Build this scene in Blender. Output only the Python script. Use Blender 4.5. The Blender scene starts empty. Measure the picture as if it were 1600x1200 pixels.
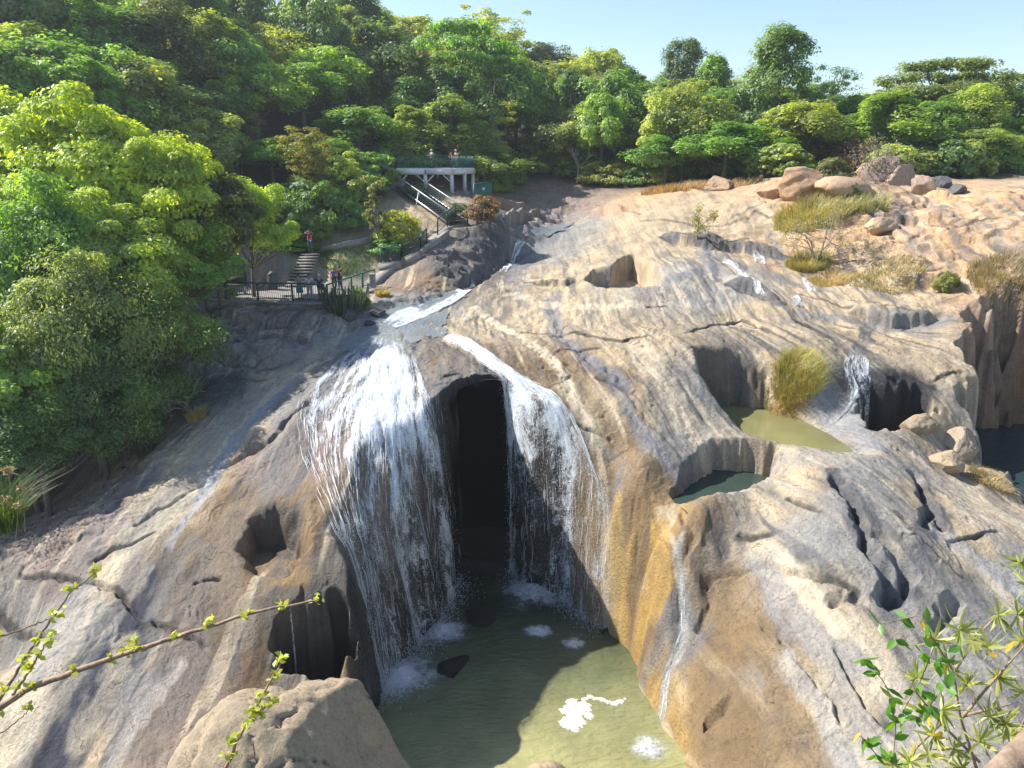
import bpy, math, random
import numpy as np
from mathutils import Vector

SC = bpy.context.scene
# ------------------------------------------------------------------ camera
CAMZ = 21.0                      # camera height above the plunge pool (z = 0)
F = 1155.0                       # focal length in pixels of the 1600 px wide frame
PITCH = math.radians(16.86)
cd = bpy.data.cameras.new('camera')
cam = bpy.data.objects.new('camera', cd)
SC.collection.objects.link(cam)
cd.sensor_width = 36.0
cd.lens = 36.0 * F / 1600.0
cd.clip_start = 0.05
cd.clip_end = 3000
cam.location = (0, 0, CAMZ)
cam.rotation_euler = (math.pi / 2 - PITCH, 0, 0)
SC.camera = cam
# ------------------------------------------------------------------ sky and sun
SUN_AZ = Vector((-0.945, 0.33, 0)).normalized()
SUN_EL = math.radians(43)
wd = bpy.data.worlds.new('World')
SC.world = wd
wd.use_nodes = True
nt = wd.node_tree
for n in list(nt.nodes):
    nt.nodes.remove(n)
sky = nt.nodes.new('ShaderNodeTexSky')
sky.sky_type = 'NISHITA'
sky.sun_disc = False
sky.sun_elevation = SUN_EL
sky.sun_rotation = math.atan2(SUN_AZ.x, SUN_AZ.y)
sky.altitude = 400
sky.air_density = 1.0
sky.dust_density = 0.5
sky.ozone_density = 1.6
bg = nt.nodes.new('ShaderNodeBackground')
bg.inputs['Strength'].default_value = 0.107
wo = nt.nodes.new('ShaderNodeOutputWorld')
nt.links.new(sky.outputs[0], bg.inputs['Color'])
nt.links.new(bg.outputs[0], wo.inputs['Surface'])
ld = bpy.data.lights.new('sun', 'SUN')
ld.energy = 5.0
ld.angle = math.radians(0.53)
ld.color = (1.0, 0.95, 0.87)
sun = bpy.data.objects.new('sun', ld)
SC.collection.objects.link(sun)
sd = SUN_AZ * math.cos(SUN_EL) + Vector((0, 0, math.sin(SUN_EL)))
sun.rotation_euler = sd.to_track_quat('Z', 'Y').to_euler()
sun.location = (-60, 60, 90)
SC.view_settings.view_transform = 'Standard'
SC.view_settings.look = 'None'
SC.view_settings.exposure = 0.97
SC.view_settings.gamma = 1.0
SC.render.engine = 'CYCLES'
SC.cycles.use_denoising = True
SC.cycles.max_bounces = 8
SC.cycles.diffuse_bounces = 6
SC.cycles.glossy_bounces = 2
SC.cycles.transmission_bounces = 6
SC.cycles.transparent_max_bounces = 24
SC.cycles.volume_bounces = 0
SC.cycles.caustics_reflective = False
SC.cycles.caustics_refractive = False

rng = np.random.default_rng(7)
random.seed(7)
COL = SC.collection

# ------------------------------------------------------------------ pixel <-> world
def ray(u, v):
    a = (u - 800.0) / F
    b = (600.0 - v) / F
    c, s = math.cos(PITCH), math.sin(PITCH)
    return a, c + b * s, -s + b * c          # dx, dy, dz for unit depth

def P(u, v, d):                               # the point of a ray at world y = d
    dx, dy, dz = ray(u, v)
    k = d / dy
    return np.array([dx * k, d, CAMZ + dz * k])

def PZ(u, v, z):                              # the point of a ray at height z
    dx, dy, dz = ray(u, v)
    k = (z - CAMZ) / dz
    return np.array([dx * k, dy * k, z])

def project(p):
    x, y, z = p[..., 0], p[..., 1], p[..., 2] - CAMZ
    c, s = math.cos(PITCH), math.sin(PITCH)
    dep = y * c - z * s
    upc = y * s + z * c
    return 800 + F * x / dep, 600 - F * upc / dep

# ------------------------------------------------------------------ noise (vectorised)
_ang = np.random.default_rng(3).random(512) * 2 * np.pi
_GX, _GY = np.cos(_ang).astype(np.float32), np.sin(_ang).astype(np.float32)
def _hash(ix, iy, seed):
    h = (ix.astype(np.uint32) * np.uint32(374761393)) ^ (iy.astype(np.uint32) * np.uint32(668265263)) ^ np.uint32((seed * 2246822519 + 12345) & 0xffffffff)
    h = (h ^ (h >> np.uint32(13))) * np.uint32(1274126177)
    return (h ^ (h >> np.uint32(16))) & np.uint32(511)
def noise2(x, y, seed=0):
    x = np.asarray(x, np.float32); y = np.asarray(y, np.float32)
    fx, fy = np.floor(x), np.floor(y)
    ix, iy = fx.astype(np.int64), fy.astype(np.int64)
    dx, dy = x - fx, y - fy
    def g(ox, oy):
        h = _hash(ix + ox, iy + oy, seed)
        return _GX[h] * (dx - ox) + _GY[h] * (dy - oy)
    sx = dx * dx * dx * (dx * (dx * 6 - 15) + 10)
    sy = dy * dy * dy * (dy * (dy * 6 - 15) + 10)
    a = g(0, 0); a = a + (g(1, 0) - a) * sx
    b = g(0, 1); b = b + (g(1, 1) - b) * sx
    return (a + (b - a) * sy) * 1.5
def fbm(x, y, oct=4, seed=0, gain=0.5):
    r = 0; amp = 1; tot = 0
    for i in range(oct):
        r = r + amp * noise2(x * 2 ** i, y * 2 ** i, seed + i * 17)
        tot += amp; amp *= gain
    return r / tot
def sstep(a, b, x):
    t = np.clip((x - a) / (b - a), 0, 1)
    return t * t * (3 - 2 * t)

# ------------------------------------------------------------------ object helpers
def tag(o, label=None, cat=None, group=None, kind=None):
    if label: o['label'] = label
    if cat: o['category'] = cat
    if group: o['group'] = group
    if kind: o['kind'] = kind
    return o
def np_mesh(name, V, FA, smooth=True):
    V = np.asarray(V, np.float32); FA = np.asarray(FA, np.int32)
    me = bpy.data.meshes.new(name)
    n, k = FA.shape
    me.vertices.add(len(V)); me.vertices.foreach_set('co', V.ravel())
    me.loops.add(n * k); me.loops.foreach_set('vertex_index', FA.ravel())
    me.polygons.add(n)
    me.polygons.foreach_set('loop_start', np.arange(0, n * k, k, dtype=np.int32))
    if smooth:
        me.polygons.foreach_set('use_smooth', np.ones(n, bool))
    me.update(calc_edges=True)
    return me
def obj(name, me, mat=None, parent=None, loc=None):
    o = bpy.data.objects.new(name, me)
    COL.objects.link(o)
    if mat is not None:
        me.materials.clear(); me.materials.append(mat)
    if parent is not None: o.parent = parent
    if loc is not None: o.location = tuple(loc)
    return o
def empty(name, loc, label=None, cat=None, group=None):
    o = bpy.data.objects.new(name, None)
    COL.objects.link(o)
    o.location = tuple(float(c) for c in loc)
    o.empty_display_size = 0.3
    return tag(o, label, cat, group)

# ------------------------------------------------------------------ materials
def new_mat(name):
    m = bpy.data.materials.new(name); m.use_nodes = True
    t = m.node_tree
    b = t.nodes['Principled BSDF']
    return m, t, b
def N(t, typ, **kw):
    n = t.nodes.new(typ)
    for k, v in kw.items():
        if k.startswith('i_'):
            n.inputs[k[2:].replace('_', ' ')].default_value = v
        else:
            setattr(n, k, v)
    return n
def ramp(t, fac, stops):
    r = t.nodes.new('ShaderNodeValToRGB')
    e = r.color_ramp.elements
    while len(e) > 1: e.remove(e[-1])
    e[0].position, e[0].color = stops[0][0], stops[0][1] if len(stops[0][1]) == 4 else (*stops[0][1], 1)
    for p, c in stops[1:]:
        x = e.new(p); x.color = c if len(c) == 4 else (*c, 1)
    t.links.new(fac, r.inputs[0])
    return r.outputs[0]
def mixc(t, mode, fac, a, b):
    m = t.nodes.new('ShaderNodeMix'); m.data_type = 'RGBA'; m.blend_type = mode
    for inp, val in ((m.inputs[0], fac), (m.inputs[6], a), (m.inputs[7], b)):
        if hasattr(val, 'links') or isinstance(val, bpy.types.NodeSocket): t.links.new(val, inp)
        else: inp.default_value = val
    return m.outputs[2]
def mth(t, op, a, b=None, c=None, clamp=False):
    m = t.nodes.new('ShaderNodeMath'); m.operation = op; m.use_clamp = clamp
    for i, val in enumerate((a, b, c)):
        if val is None: continue
        if isinstance(val, bpy.types.NodeSocket): t.links.new(val, m.inputs[i])
        else: m.inputs[i].default_value = val
    return m.outputs[0]
def plain(name, col, rough=0.7, metal=0.0, var=0.15, scale=6.0, bump=0.0):
    m, t, b = new_mat(name)
    tc = N(t, 'ShaderNodeTexCoord')
    n = N(t, 'ShaderNodeTexNoise', i_Scale=scale, i_Detail=5.0)
    t.links.new(tc.outputs['Object'], n.inputs['Vector'])
    lo = tuple(c * (1 - var) for c in col); hi = tuple(min(1, c * (1 + var)) for c in col)
    c = ramp(t, n.outputs['Fac'], [(0.3, lo), (0.7, hi)])
    t.links.new(c, b.inputs['Base Color'])
    b.inputs['Roughness'].default_value = rough
    b.inputs['Metallic'].default_value = metal
    if bump:
        bp = N(t, 'ShaderNodeBump', i_Strength=bump, i_Distance=0.05)
        t.links.new(n.outputs['Fac'], bp.inputs['Height'])
        t.links.new(bp.outputs[0], b.inputs['Normal'])
    return m

# ================================================================== TERRAIN
# control points: picture ray (u, v) and world distance d
CPX = [
 # the river above the falls and the lip
 (870,352,74),(820,380,67),(790,400,64),(740,432,56.5),(690,470,50),(640,490,47),(600,520,43.5),(560,550,40.5),(600,565,38.4),
 (650,530,42),(700,540,40),(740,578,36.6),(790,588,36.2),(600,600,36),(600,650,32.5),(530,600,36.3),(480,620,35),(470,560,40),(520,520,44),
 (850,640,33),(900,700,31.4),(945,785,30.2),(700,600,35.5),
 # left slab
 (400,600,37.5),(330,650,35),(300,720,31),(250,800,27.5),(150,850,26),(50,850,27),(0,870,26.5),(250,700,33),(310,640,36),
 (350,550,40.5),(330,500,44.5),(450,500,45),(550,500,45.5),(400,478,47.4),(380,750,29.5),(450,680,31.5),(420,820,26.7),
 (300,900,24.5),(200,950,23.3),(100,1000,22),(0,1050,21),(0,1190,18.2),(150,1150,18.8),(250,1100,20),(300,1000,22.3),
 (380,1000,22.4),(400,930,23.8),(430,1040,21.9),(480,850,25.2),(525,880,24.6),(470,720,30),(470,770,28),(350,1150,18.9),
 (-150,1000,22.5),(-150,1180,18.5),(-150,880,26.5),
 # right: ridge between the falls and the potholes
 (1000,560,38),(1050,640,34),(1000,450,47),(1150,500,43),(1200,468,44.5),(1100,540,38.8),(940,640,33.8),(1000,720,30.6),
 (1040,830,28),(1100,900,26),(1150,1050,22.3),(1250,1200,18.5),(1050,1000,25.2),(1090,802,27.2),(1060,760,29.6),(1090,690,32.4),(960,790,29.4),
 # right slab
 (1300,800,26.2),(1200,950,23.5),(1400,1000,21.2),(1550,1150,18),(1600,860,26),(1200,800,27.3),(1200,745,30),(1300,730,29.1),(1250,702,31.0),(1180,690,32.0),(1130,652,34.4),
 (1345,712,30.2),(1400,720,30.8),(1480,765,30),(1560,800,28.5),(1350,1150,18.8),(1500,950,22.6),(1700,1000,22),(1700,1180,18),
 # slab between river and the cascades
 (1000,300,80),(950,320,76),(900,352,71),(1100,300,72),(1240,280,66),(1400,282,62),(1500,302,58),(1590,292,56),(1100,350,62),
 (1000,370,62),(900,400,60),(850,440,54),(1000,400,57),(780,450,53),(760,500,46),(900,500,44),(850,560,38.5),(800,520,42),
 (1100,400,54),(1200,380,56),(1300,360,55),(1400,380,50),(1500,370,49),(1590,380,46),(1590,330,51),(1300,430,49.5),(1400,440,46),
 (1500,462,43.3),(1590,470,41.5),(1180,440,48.5),(1250,480,44),(1330,512,42),(1400,540,40),(1450,562,38.4),(1480,620,36),
 (1300,632,36.3),(1250,600,37),(1250,540,39),(1230,650,36.4),(1370,668,34.0),(1420,684,33.2),(1380,583,37.4),(1440,592,37.4),(1540,745,32.0),(1600,776,31.3),(1502,706,34.0),(1700,460,41),(1700,380,45),
 # left bank, path and deck
 (480,395,59),(590,377,62),(700,347,66),(740,312,74),(620,303,72),(560,350,63.5),(640,410,55.5),(580,440,52),(450,432,54),(350,430,54),
 (480,455,51),(400,455,51),(320,460,50.5),(780,340,68),(760,347,66),(700,392,60),(660,432,54.8),(620,462,50.6),(830,300,86),(850,268,98),(900,322,80),
]
CPW = [  # world points (x, y, z relative to the camera)
 (-22,36,-15.5),(-26,31,-17),(-30,45,-11),(-22,50,-8.4),(-27,62,-4.5),(-42,60,-1),(-16,74,-1.5),(-32,90,7),(-60,90,13),(-12,95,1.5),(-5,88,-2),
 (8,98,-1.5),(22,95,-1.5),(42,88,-0.5),(62,80,-1),(0,130,9),(-40,140,22),(40,140,4.5),(90,130,3),(-100,140,30),(-100,60,8),
 (0,260,16),(150,220,5),(-150,240,45),(-80,20,-12),(90,40,-6),(60,20,-16),(30,10,-20),(-30,10,-20),(0,10,-22),(-20,24,-18.5),(-30,24,-18.5),
 (18,72,-2.6),(40,70,-1.8),(55,62,-1.8),
]
PTS = np.array([P(*c) for c in CPX] + [(x, y, CAMZ + z) for x, y, z in CPW])
def pc(x, y):
    return np.stack([np.asarray(x) / np.asarray(y) * 2.2, np.log(np.asarray(y) / 30.0) * 2.2], -1)
_C = pc(PTS[:, 0], PTS[:, 1])
def _phi(r2):
    return 0.5 * r2 * np.log(r2 + 1e-9)
_n = len(PTS)
_A = np.zeros((_n + 3, _n + 3))
_d2 = ((_C[:, None] - _C[None]) ** 2).sum(-1)
_A[:_n, :_n] = _phi(_d2) + np.eye(_n) * 2e-4
_A[:_n, _n] = 1; _A[:_n, _n + 1:] = _C
_A[_n, :_n] = 1; _A[_n + 1:, :_n] = _C.T
_slope = PTS[:, 2] / PTS[:, 1]
_w = np.linalg.solve(_A, np.concatenate([PTS[:, 2], np.zeros(3)]))
def base_height(x, y):
    q = pc(x, y).astype(np.float32).reshape(-1, 2)
    out = np.empty(len(q), np.float32)
    cc = _C.astype(np.float32); ww = _w.astype(np.float32)
    for i in range(0, len(q), 60000):
        s = q[i:i + 60000]
        d2 = (s[:, None, 0] - cc[None, :, 0]) ** 2 + (s[:, None, 1] - cc[None, :, 1]) ** 2
        out[i:i + 60000] = _phi(d2) @ ww[:_n] + ww[_n] + s @ ww[_n + 1:]
    return out.reshape(np.shape(x))

# the fan grid: columns of constant x/y, rows of constant y
NT = 1400
TT = np.linspace(-1.12, 1.12, NT)
def _rows():
    r = [8.0]
    while r[-1] < 300:
        y = r[-1]
        s = 0.10 if y < 17 else 0.042 if y < 40 else 0.042 + (y - 40) * 0.0042
        if y > 100: s = 0.3 + (y - 100) * 0.05
        r.append(y + s)
    return np.array(r)
RR = _rows()
NR = len(RR)
Yg = np.repeat(RR[:, None], NT, 1).astype(np.float32)
Xg = (Yg * TT[None]).astype(np.float32)
# coarse evaluation of the smooth base, bilinearly refined
_ri = np.unique(np.concatenate([np.arange(0, NR, 4), [NR - 1]])); _ti = np.unique(np.concatenate([np.arange(0, NT, 4), [NT - 1]]))
_zc = base_height(Xg[np.ix_(_ri, _ti)], Yg[np.ix_(_ri, _ti)])
_z1 = np.stack([np.interp(np.arange(NT), _ti, row) for row in _zc])
Zg = np.stack([np.interp(np.arange(NR), _ri, _z1[:, j]) for j in range(NT)], 1).astype(np.float32)

def grid_z(x, y, Z=None):
    Z = Zg if Z is None else Z
    x = np.asarray(x, float); y = np.asarray(y, float)
    fi = np.interp(y, RR, np.arange(NR)); fj = (x / y - TT[0]) / (TT[1] - TT[0])
    fj = np.clip(fj, 0, NT - 1.001); fi = np.clip(fi, 0, NR - 1.001)
    i = fi.astype(int); j = fj.astype(int); a = fi - i; b = fj - j
    return (Z[i, j] * (1 - a) * (1 - b) + Z[i + 1, j] * a * (1 - b) + Z[i, j + 1] * (1 - a) * b + Z[i + 1, j + 1] * a * b)
def ground(u, v, Z=None, ymin=12):
    """first hit of the picture ray with the terrain"""
    Z = Zg if Z is None else Z
    dx, dy, dz = ray(u, v)
    ys = RR[RR > ymin]
    zr = CAMZ + dz / dy * ys
    zt = grid_z(dx / dy * ys, ys, Z)
    hit = np.nonzero(zr <= zt)[0]
    k = hit[0] if len(hit) else len(ys) - 1
    y = ys[k]
    if k > 0:
        a0 = zr[k - 1] - zt[k - 1]; a1 = zr[k] - zt[k]
        if a0 > a1: y = ys[k - 1] + (ys[k] - ys[k - 1]) * a0 / (a0 - a1)
    x = dx / dy * y
    return np.array([x, y, float(grid_z(x, y, Z))])

def window(pts, pad):
    """row and column slices of the grid around world points"""
    pts = np.asarray(pts)
    y0, y1 = pts[:, 1].min() - pad, pts[:, 1].max() + pad
    i0, i1 = np.searchsorted(RR, y0), np.searchsorted(RR, y1)
    i0 = max(0, i0 - 1); i1 = min(NR, i1 + 1)
    tmin = min(((pts[:, 0] - pad) / max(8, y0)).min(), ((pts[:, 0] - pad) / y1).min())
    tmax = max(((pts[:, 0] + pad) / max(8, y0)).max(), ((pts[:, 0] + pad) / y1).max())
    j0, j1 = np.searchsorted(TT, tmin), np.searchsorted(TT, tmax)
    return slice(i0, i1), slice(max(0, j0 - 1), min(NT, j1 + 1))
def seg_dist(X, Y, pts, closed, vals=None):
    """distance to a polyline, value interpolated along it, position along it, inside flag"""
    best = np.full(X.shape, 1e9, np.float32); val = np.zeros(X.shape, np.float32); tpos = np.zeros(X.shape, np.float32)
    inside = np.zeros(X.shape, bool)
    n = len(pts); acc = 0.0
    for k in range(n if closed else n - 1):
        a = pts[k]; b = pts[(k + 1) % n]
        ex, ey = b[0] - a[0], b[1] - a[1]
        L2 = ex * ex + ey * ey + 1e-9
        t = np.clip(((X - a[0]) * ex + (Y - a[1]) * ey) / L2, 0, 1)
        d = np.hypot(X - a[0] - t * ex, Y - a[1] - t * ey)
        m = d < best
        best = np.where(m, d, best)
        if vals is not None:
            val = np.where(m, vals[k] * (1 - t) + vals[(k + 1) % n] * t, val)
        tpos = np.where(m, acc + t * math.sqrt(L2), tpos)
        acc += math.sqrt(L2)
        if closed and ey != 0:
            c = ((a[1] > Y) != (b[1] > Y)) & (X < a[0] + (Y - a[1]) / ey * ex)
            inside ^= c
    return best, val, tpos, inside

# streak coordinates: bands radiate from a point far upstream
def streak(x, y):
    phi = (x + 5.7) / np.maximum(72 - y, 30)
    return phi * 42, np.hypot(x + 5.7, 72 - y)

# ---- carve: plunge pool, potholes and pits. (x, y, wall width)
def carve(poly, floor, p=3.0, warp=0.5, seed=1, wl=2.2):
    pts = np.array(poly, float)
    sl = window(pts, pts[:, 2].max() + 2)
    X, Y, Z = Xg[sl], Yg[sl], Zg[sl]
    wx = fbm(X / wl, Y / wl, 3, seed) * warp; wy = fbm(X / wl, Y / wl, 3, seed + 50) * warp
    d, w, _, ins = seg_dist(X + wx, Y + wy, pts, True, pts[:, 2])
    w = w * (1 + 0.35 * noise2(X / 2.5, Y / 2.5, seed + 9))
    t = np.where(ins, 0, np.clip(d / np.maximum(w, 0.05), 0, 1))
    f = 1 - (1 - t) ** p
    Znew = np.minimum(Z, floor + (Z - floor) * f)
    Zg[sl] = np.where(Z > floor, Znew, Z)
def px_poly(pp, z):
    return [(*PZ(u, v, z)[:2], w) for u, v, w in pp]

# terraces on the broken right bank
TER = np.array([ground(u, v) for u, v in [(1380,300),(1590,290),(1640,470),(1480,480),(1400,440),(1280,440),(1180,395),(1080,372),(1100,320)]])
def terrace():
    sl = window(TER, 8)
    X, Y, Z = Xg[sl], Yg[sl], Zg[sl]
    d, _, _, ins = seg_dist(X, Y, TER[:, :2], True)
    m = sstep(-3, 2.0, np.where(ins, d, -d))
    h = 0.6
    q = Z / h + fbm(X / 5, Y / 5, 4, 31) * 1.6
    fl = np.floor(q); fr = q - fl
    zt = (fl + sstep(0.55, 1.0, fr)) * h - fbm(X / 5, Y / 5, 4, 31) * 1.6 * h
    Zg[sl] = Z + (zt - Z) * m * 0.8
terrace()

# large and medium rock relief
S_, T_ = streak(Xg, Yg)
near = np.clip((95 - Yg) / 20, 0, 1) * sstep(-24, -19, Xg)
w1 = fbm(Xg / 7, Yg / 7, 3, 5)
Zg += near * (0.26 * fbm(S_ / 3.2 + w1, T_ / 9, 3, 11) + 0.11 * fbm(Xg / 2.6 + w1, Yg / 3.4, 3, 21))

GORGE = [(-4.0,15,1.0),(-4.4,21,1.2),(-5.4,24.0,1.2),(-5.0,26.0,2.4),(-3.9,28.6,3.4),(-2.9,31.4,2.6),(-2.7,35.2,0.5),(-1.2,36.0,0.35),(-0.25,35.4,0.4),
         (0.7,33.4,0.9),(3.0,31.2,1.5),(4.7,29.0,1.3),(5.3,27.0,1.5),(4.9,24.6,2.0),(5.7,22.2,2.6),(5.6,15,2.6)]
carve(GORGE, -2.4, 2.7, 0.45, 3)
Z_WATER = 0.0
# pothole pools (picture outline at water level), floor below it
P1Z, P2Z, P3Z, P4Z = CAMZ - 12.85, CAMZ - 14.1, CAMZ - 14.2, CAMZ - 15.1
carve(px_poly([(1095,634,.7),(1150,634,.5),(1195,640,.5),(1235,656,1.2),(1290,684,1.2),(1335,705,1.5),(1290,706,1.6),(1215,688,1.5),(1150,662,1.2),(1100,645,.8)], P1Z), P1Z - 0.6, 2.2, 0.25, 5, 1.2)
carve(px_poly([(1068,784,.5),(1085,758,.6),(1115,736,.5),(1165,738,.4),(1198,744,.5),(1190,764,.8),(1130,782,.8),(1100,790,.6)], P2Z), P2Z - 0.7, 1.9, 0.4, 6, 1.0)
carve(px_poly([(1340,692,.5),(1362,687,.4),(1428,687,.4),(1442,698,.5),(1410,714,.4),(1362,714,.5)], P3Z), P3Z - 0.5, 2.0, 0.75, 7, 1.0)
carve(px_poly([(1500,672,1.0),(1560,664,1.4),(1660,660,1.6),(1800,700,1.6),(1800,830,2),(1650,800,2),(1600,766,1.5),(1552,745,1.0),(1510,724,.7),(1503,700,.6)], P4Z), P4Z - 0.6, 2.0, 1.3, 8, 1.6)
def gpoly(pp): return [(*ground(u, v)[:2], w) for u, v, w in pp]
carve(gpoly([(919,434,.35),(930,421,.35),(958,419,.3),(971,405,.3),(988,399,.3),(1005,409,.3),(1024,415,.3),(1033,430,.35),(1022,444,.5),(985,447,.5),(940,447,.5)]), CAMZ - 9.0, 2.2, 0.12, 9, 0.9)
carve(gpoly([(385,850,.7),(400,815,.6),(435,800,.7),(462,822,.7),(466,862,.6),(440,886,.9),(405,882,.9)]), CAMZ - 15.25, 2.0, 0.35, 12, 1.1)
carve(gpoly([(440,985,.35),(452,955,.35),(500,945,.45),(543,962,.4),(550,1010,.3),(520,1040,.4),(440,1045,.4)]), CAMZ - 19.8, 2.2, 0.7, 14, 1.0)

# ---- grooves: cracks, gullies, ledges. picture polyline, half width, depth
def groove(pl, hw, dep, seed=1, sharp=1.0, side=0):
    pts = np.array([ground(u, v) for u, v in pl])
    sl = window(pts, hw * 3 + 0.6)
    X, Y = Xg[sl], Yg[sl]
    wx = fbm(X / 0.9, Y / 0.9, 3, seed) * min(0.3, hw * 1.4 + .05); wy = fbm(X / 0.9, Y / 0.9, 3, seed + 40) * min(0.3, hw * 1.4 + .05)
    d, _, tp, _ = seg_dist(X + wx, Y + wy, pts[:, :2], False)
    L = np.hypot(*np.diff(pts[:, :2], axis=0).T).sum()
    fade = sstep(0, 0.12 * L + .05, tp) * sstep(0, 0.12 * L + .05, L - tp)
    f = np.clip(1 - d / hw, 0, 1) ** sharp
    Zg[sl] -= dep * f * fade * (1 + 0.6 * noise2(X / 0.6, Y / 0.6, seed + 3))
GULLIES = [
 ([(1300,735),(1340,800),(1350,850),(1390,900),(1400,945)], 0.35, 0.55), ([(1345,840),(1390,850),(1415,900),(1400,945)], 0.3, 0.4),
 ([(1430,735),(1450,790),(1445,830)], 0.3, 0.5), ([(1450,780),(1468,830)], 0.25, 0.3), ([(1380,955),(1395,930),(1425,880)], 0.5, 0.7),
 ([(1330,930),(1300,935),(1360,942)], 0.25, 0.35), ([(1460,990),(1475,960),(1500,935)], 0.3, 0.4),
 ([(1100,820),(1130,850),(1150,850)], 0.4, 0.3), ([(1060,790),(1085,830),(1060,880),(1065,940),(1068,1000),(1040,1050)], 0.35, 0.35),
 ([(1100,900),(1110,930),(1095,990)], 0.3, 0.35), ([(980,800),(995,830),(1010,870),(1000,930)], 0.35, 0.9),
 ([(1100,1130),(1140,1100)], 0.35, 0.55), ([(1180,960),(1240,1010),(1330,1140)], 0.15, 0.2),
 ([(470,575),(560,520)], 0.3, 0.2), ([(330,740),(420,690),(500,620)], 0.25, 0.35), ([(200,830),(330,745)], 0.15, 0.15),
 ([(620,470),(660,480),(720,455)], 0.6, 0.3), ([(820,385),(790,405),(745,435),(720,455)], 0.9, 0.9), ([(680,525),(720,545),(775,590)], 0.5, 0.2),
 ([(940,560),(1000,640),(1050,700)], 0.3, 0.15), ([(860,470),(880,530),(960,590)], 0.4, 0.12),
 ([(1120,400),(1170,440),(1200,460)], 0.4, 0.3), ([(960,860),(985,820)], .2, .2),
]
for i, g in enumerate(GULLIES): groove(*g, seed=100 + i)
CRACKS = [
 [(800,520),(900,520),(970,535),(1010,525)], [(800,440),(870,438)], [(1010,480),(1040,478)], [(880,545),(935,545)], [(930,590),(990,612)],
 [(1070,520),(1160,500),(1200,520)], [(870,700),(960,690)], [(690,590),(725,582)], [(1160,575),(1190,600),(1195,640)], [(1240,500),(1300,530),(1330,560)],
 [(1180,880),(1260,900),(1340,930)], [(1150,840),(1220,830)], [(1090,900),(1180,890)], [(1230,780),(1280,800)], [(1450,600),(1500,580)],
 [(140,880),(250,830)], [(30,900),(180,920),(230,980)], [(300,910),(350,905)], [(230,970),(330,1010)], [(0,960),(100,1000)], [(40,830),(160,790)],
 [(330,540),(480,530)], [(300,560),(400,580),(470,560)], [(320,520),(450,512)], [(350,600),(430,590)], [(1030,370),(1100,385),(1170,372)],
 [(1000,345),(1080,352),(1150,345)], [(930,320),(1000,335)], [(1180,330),(1260,350)], [(1330,470),(1420,485),(1480,500)], [(1250,460),(1330,480)],
 [(1370,430),(1470,420)], [(1380,340),(1480,350),(1560,340)], [(1300,1000),(1340,1080),(1400,1150)], [(1480,850),(1560,830)], [(1400,800),(1500,900)],
]
for i, c in enumerate(CRACKS): groove(c, 0.10, 0.24, seed=200 + i, sharp=0.8)
# dark ledges on the right bank: a drop on the picture-lower side
def ledge(pl, h, wback=2.2, seed=1):
    pts = np.array([ground(u, v) for u, v in pl])
    sl = window(pts, wback + 1)
    X, Y = Xg[sl], Yg[sl]
    wx = fbm(X / 1.1, Y / 1.1, 4, seed) * 0.35; wy = fbm(X / 1.1, Y / 1.1, 4, seed + 40) * 0.35
    o = np.argsort(pts[:, 0])
    yl = np.interp(X + wx, pts[o, 0], pts[o, 1]); sdist = (Y + wy) - yl
    L = pts[o, 0]
    ends = sstep(L[0] - .3, L[0] + 0.8, X) * sstep(L[-1] + .3, L[-1] - 0.8, X)
    up = sstep(-0.10, 0.12, sdist) * (1 - sstep(0.4, wback, sdist))
    dn = (1 - sstep(-0.10, 0.12, sdist)) * (1 - sstep(0.3, wback, -sdist))
    Zg[sl] += ends * h * (0.65 * up - 0.35 * dn)
for i, l in enumerate([([(1035,372),(1075,380),(1120,382)],0.9),([(1105,385),(1165,390),(1230,402)],0.7),([(1140,445),(1170,452),(1215,470)],1.0),
        ([(1330,490),(1390,505),(1470,495)],0.8),([(830,442),(880,445),(900,440)],.45),([(1420,420),(1455,425)],.6),([(1290,400),(1340,395)],.5),
        ([(1350,335),(1400,345),(1480,340)],.7),([(1430,300),(1500,312)],.6),([(1470,372),(1560,380)],.7),([(1190,300),(1240,305),(1300,312)],1.5),
        ([(1380,450),(1500,440)],.6),([(930,330),(1000,325)],.5),([(1320,520),(1365,535)],.6),([(770,320),(830,330)],1.2),([(790,345),(850,340)],1.3),([(300,500),(420,510)],.35),([(280,545),(380,560)],.4)]):
    ledge(l[0], l[1], 2.2, 300 + i)

# fine relief, only where the rock is near
rs = slice(0, int(np.searchsorted(RR, 84)))
X, Y = Xg[rs], Yg[rs]
a = np.clip(Y / 30, 0.7, 1.3) * (1 - .45 * sstep(42, 60, Y)); Yc = np.where(Y < 42, Y, 42 + (Y - 42) * .45)
rid = 1 - np.abs(noise2(S_[rs] / 1.1 + fbm(X / 2, Y / 2, 2, 7) * .6, T_[rs] / 2.6, 61)) * 2
Zg[rs] += 0.03 * a * np.minimum(rid, 0.75) + 0.055 * a * fbm(X / 0.9, Yc / 1.2, 3, 71) + 0.03 * a * fbm(X / 0.27, Yc / 0.33, 2, 81)
def scarp(sx, sy, amp, freq, seed, thr):
    q = fbm(S_[rs] / sx + fbm(X / 2.5, Yc / 2.5, 3, seed + 1) * .8, Yc / sy, 4, seed) * freq
    f = q - np.floor(q); saw = np.where(f < .88, f / .88, (1 - f) / .12)
    msk = sstep(thr, thr + .22, fbm(X / 3.5, Yc / 3.5, 2, seed + 4))
    Zg[rs] += amp * a * (saw - .5) * msk
scarp(3.0, 6.0, .06, 4.5, 901, .0)
scarp(1.5, 3.2, .035, 4.0, 911, .05)
scarp(0.7, 1.6, .018, 3.5, 921, .0)
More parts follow.
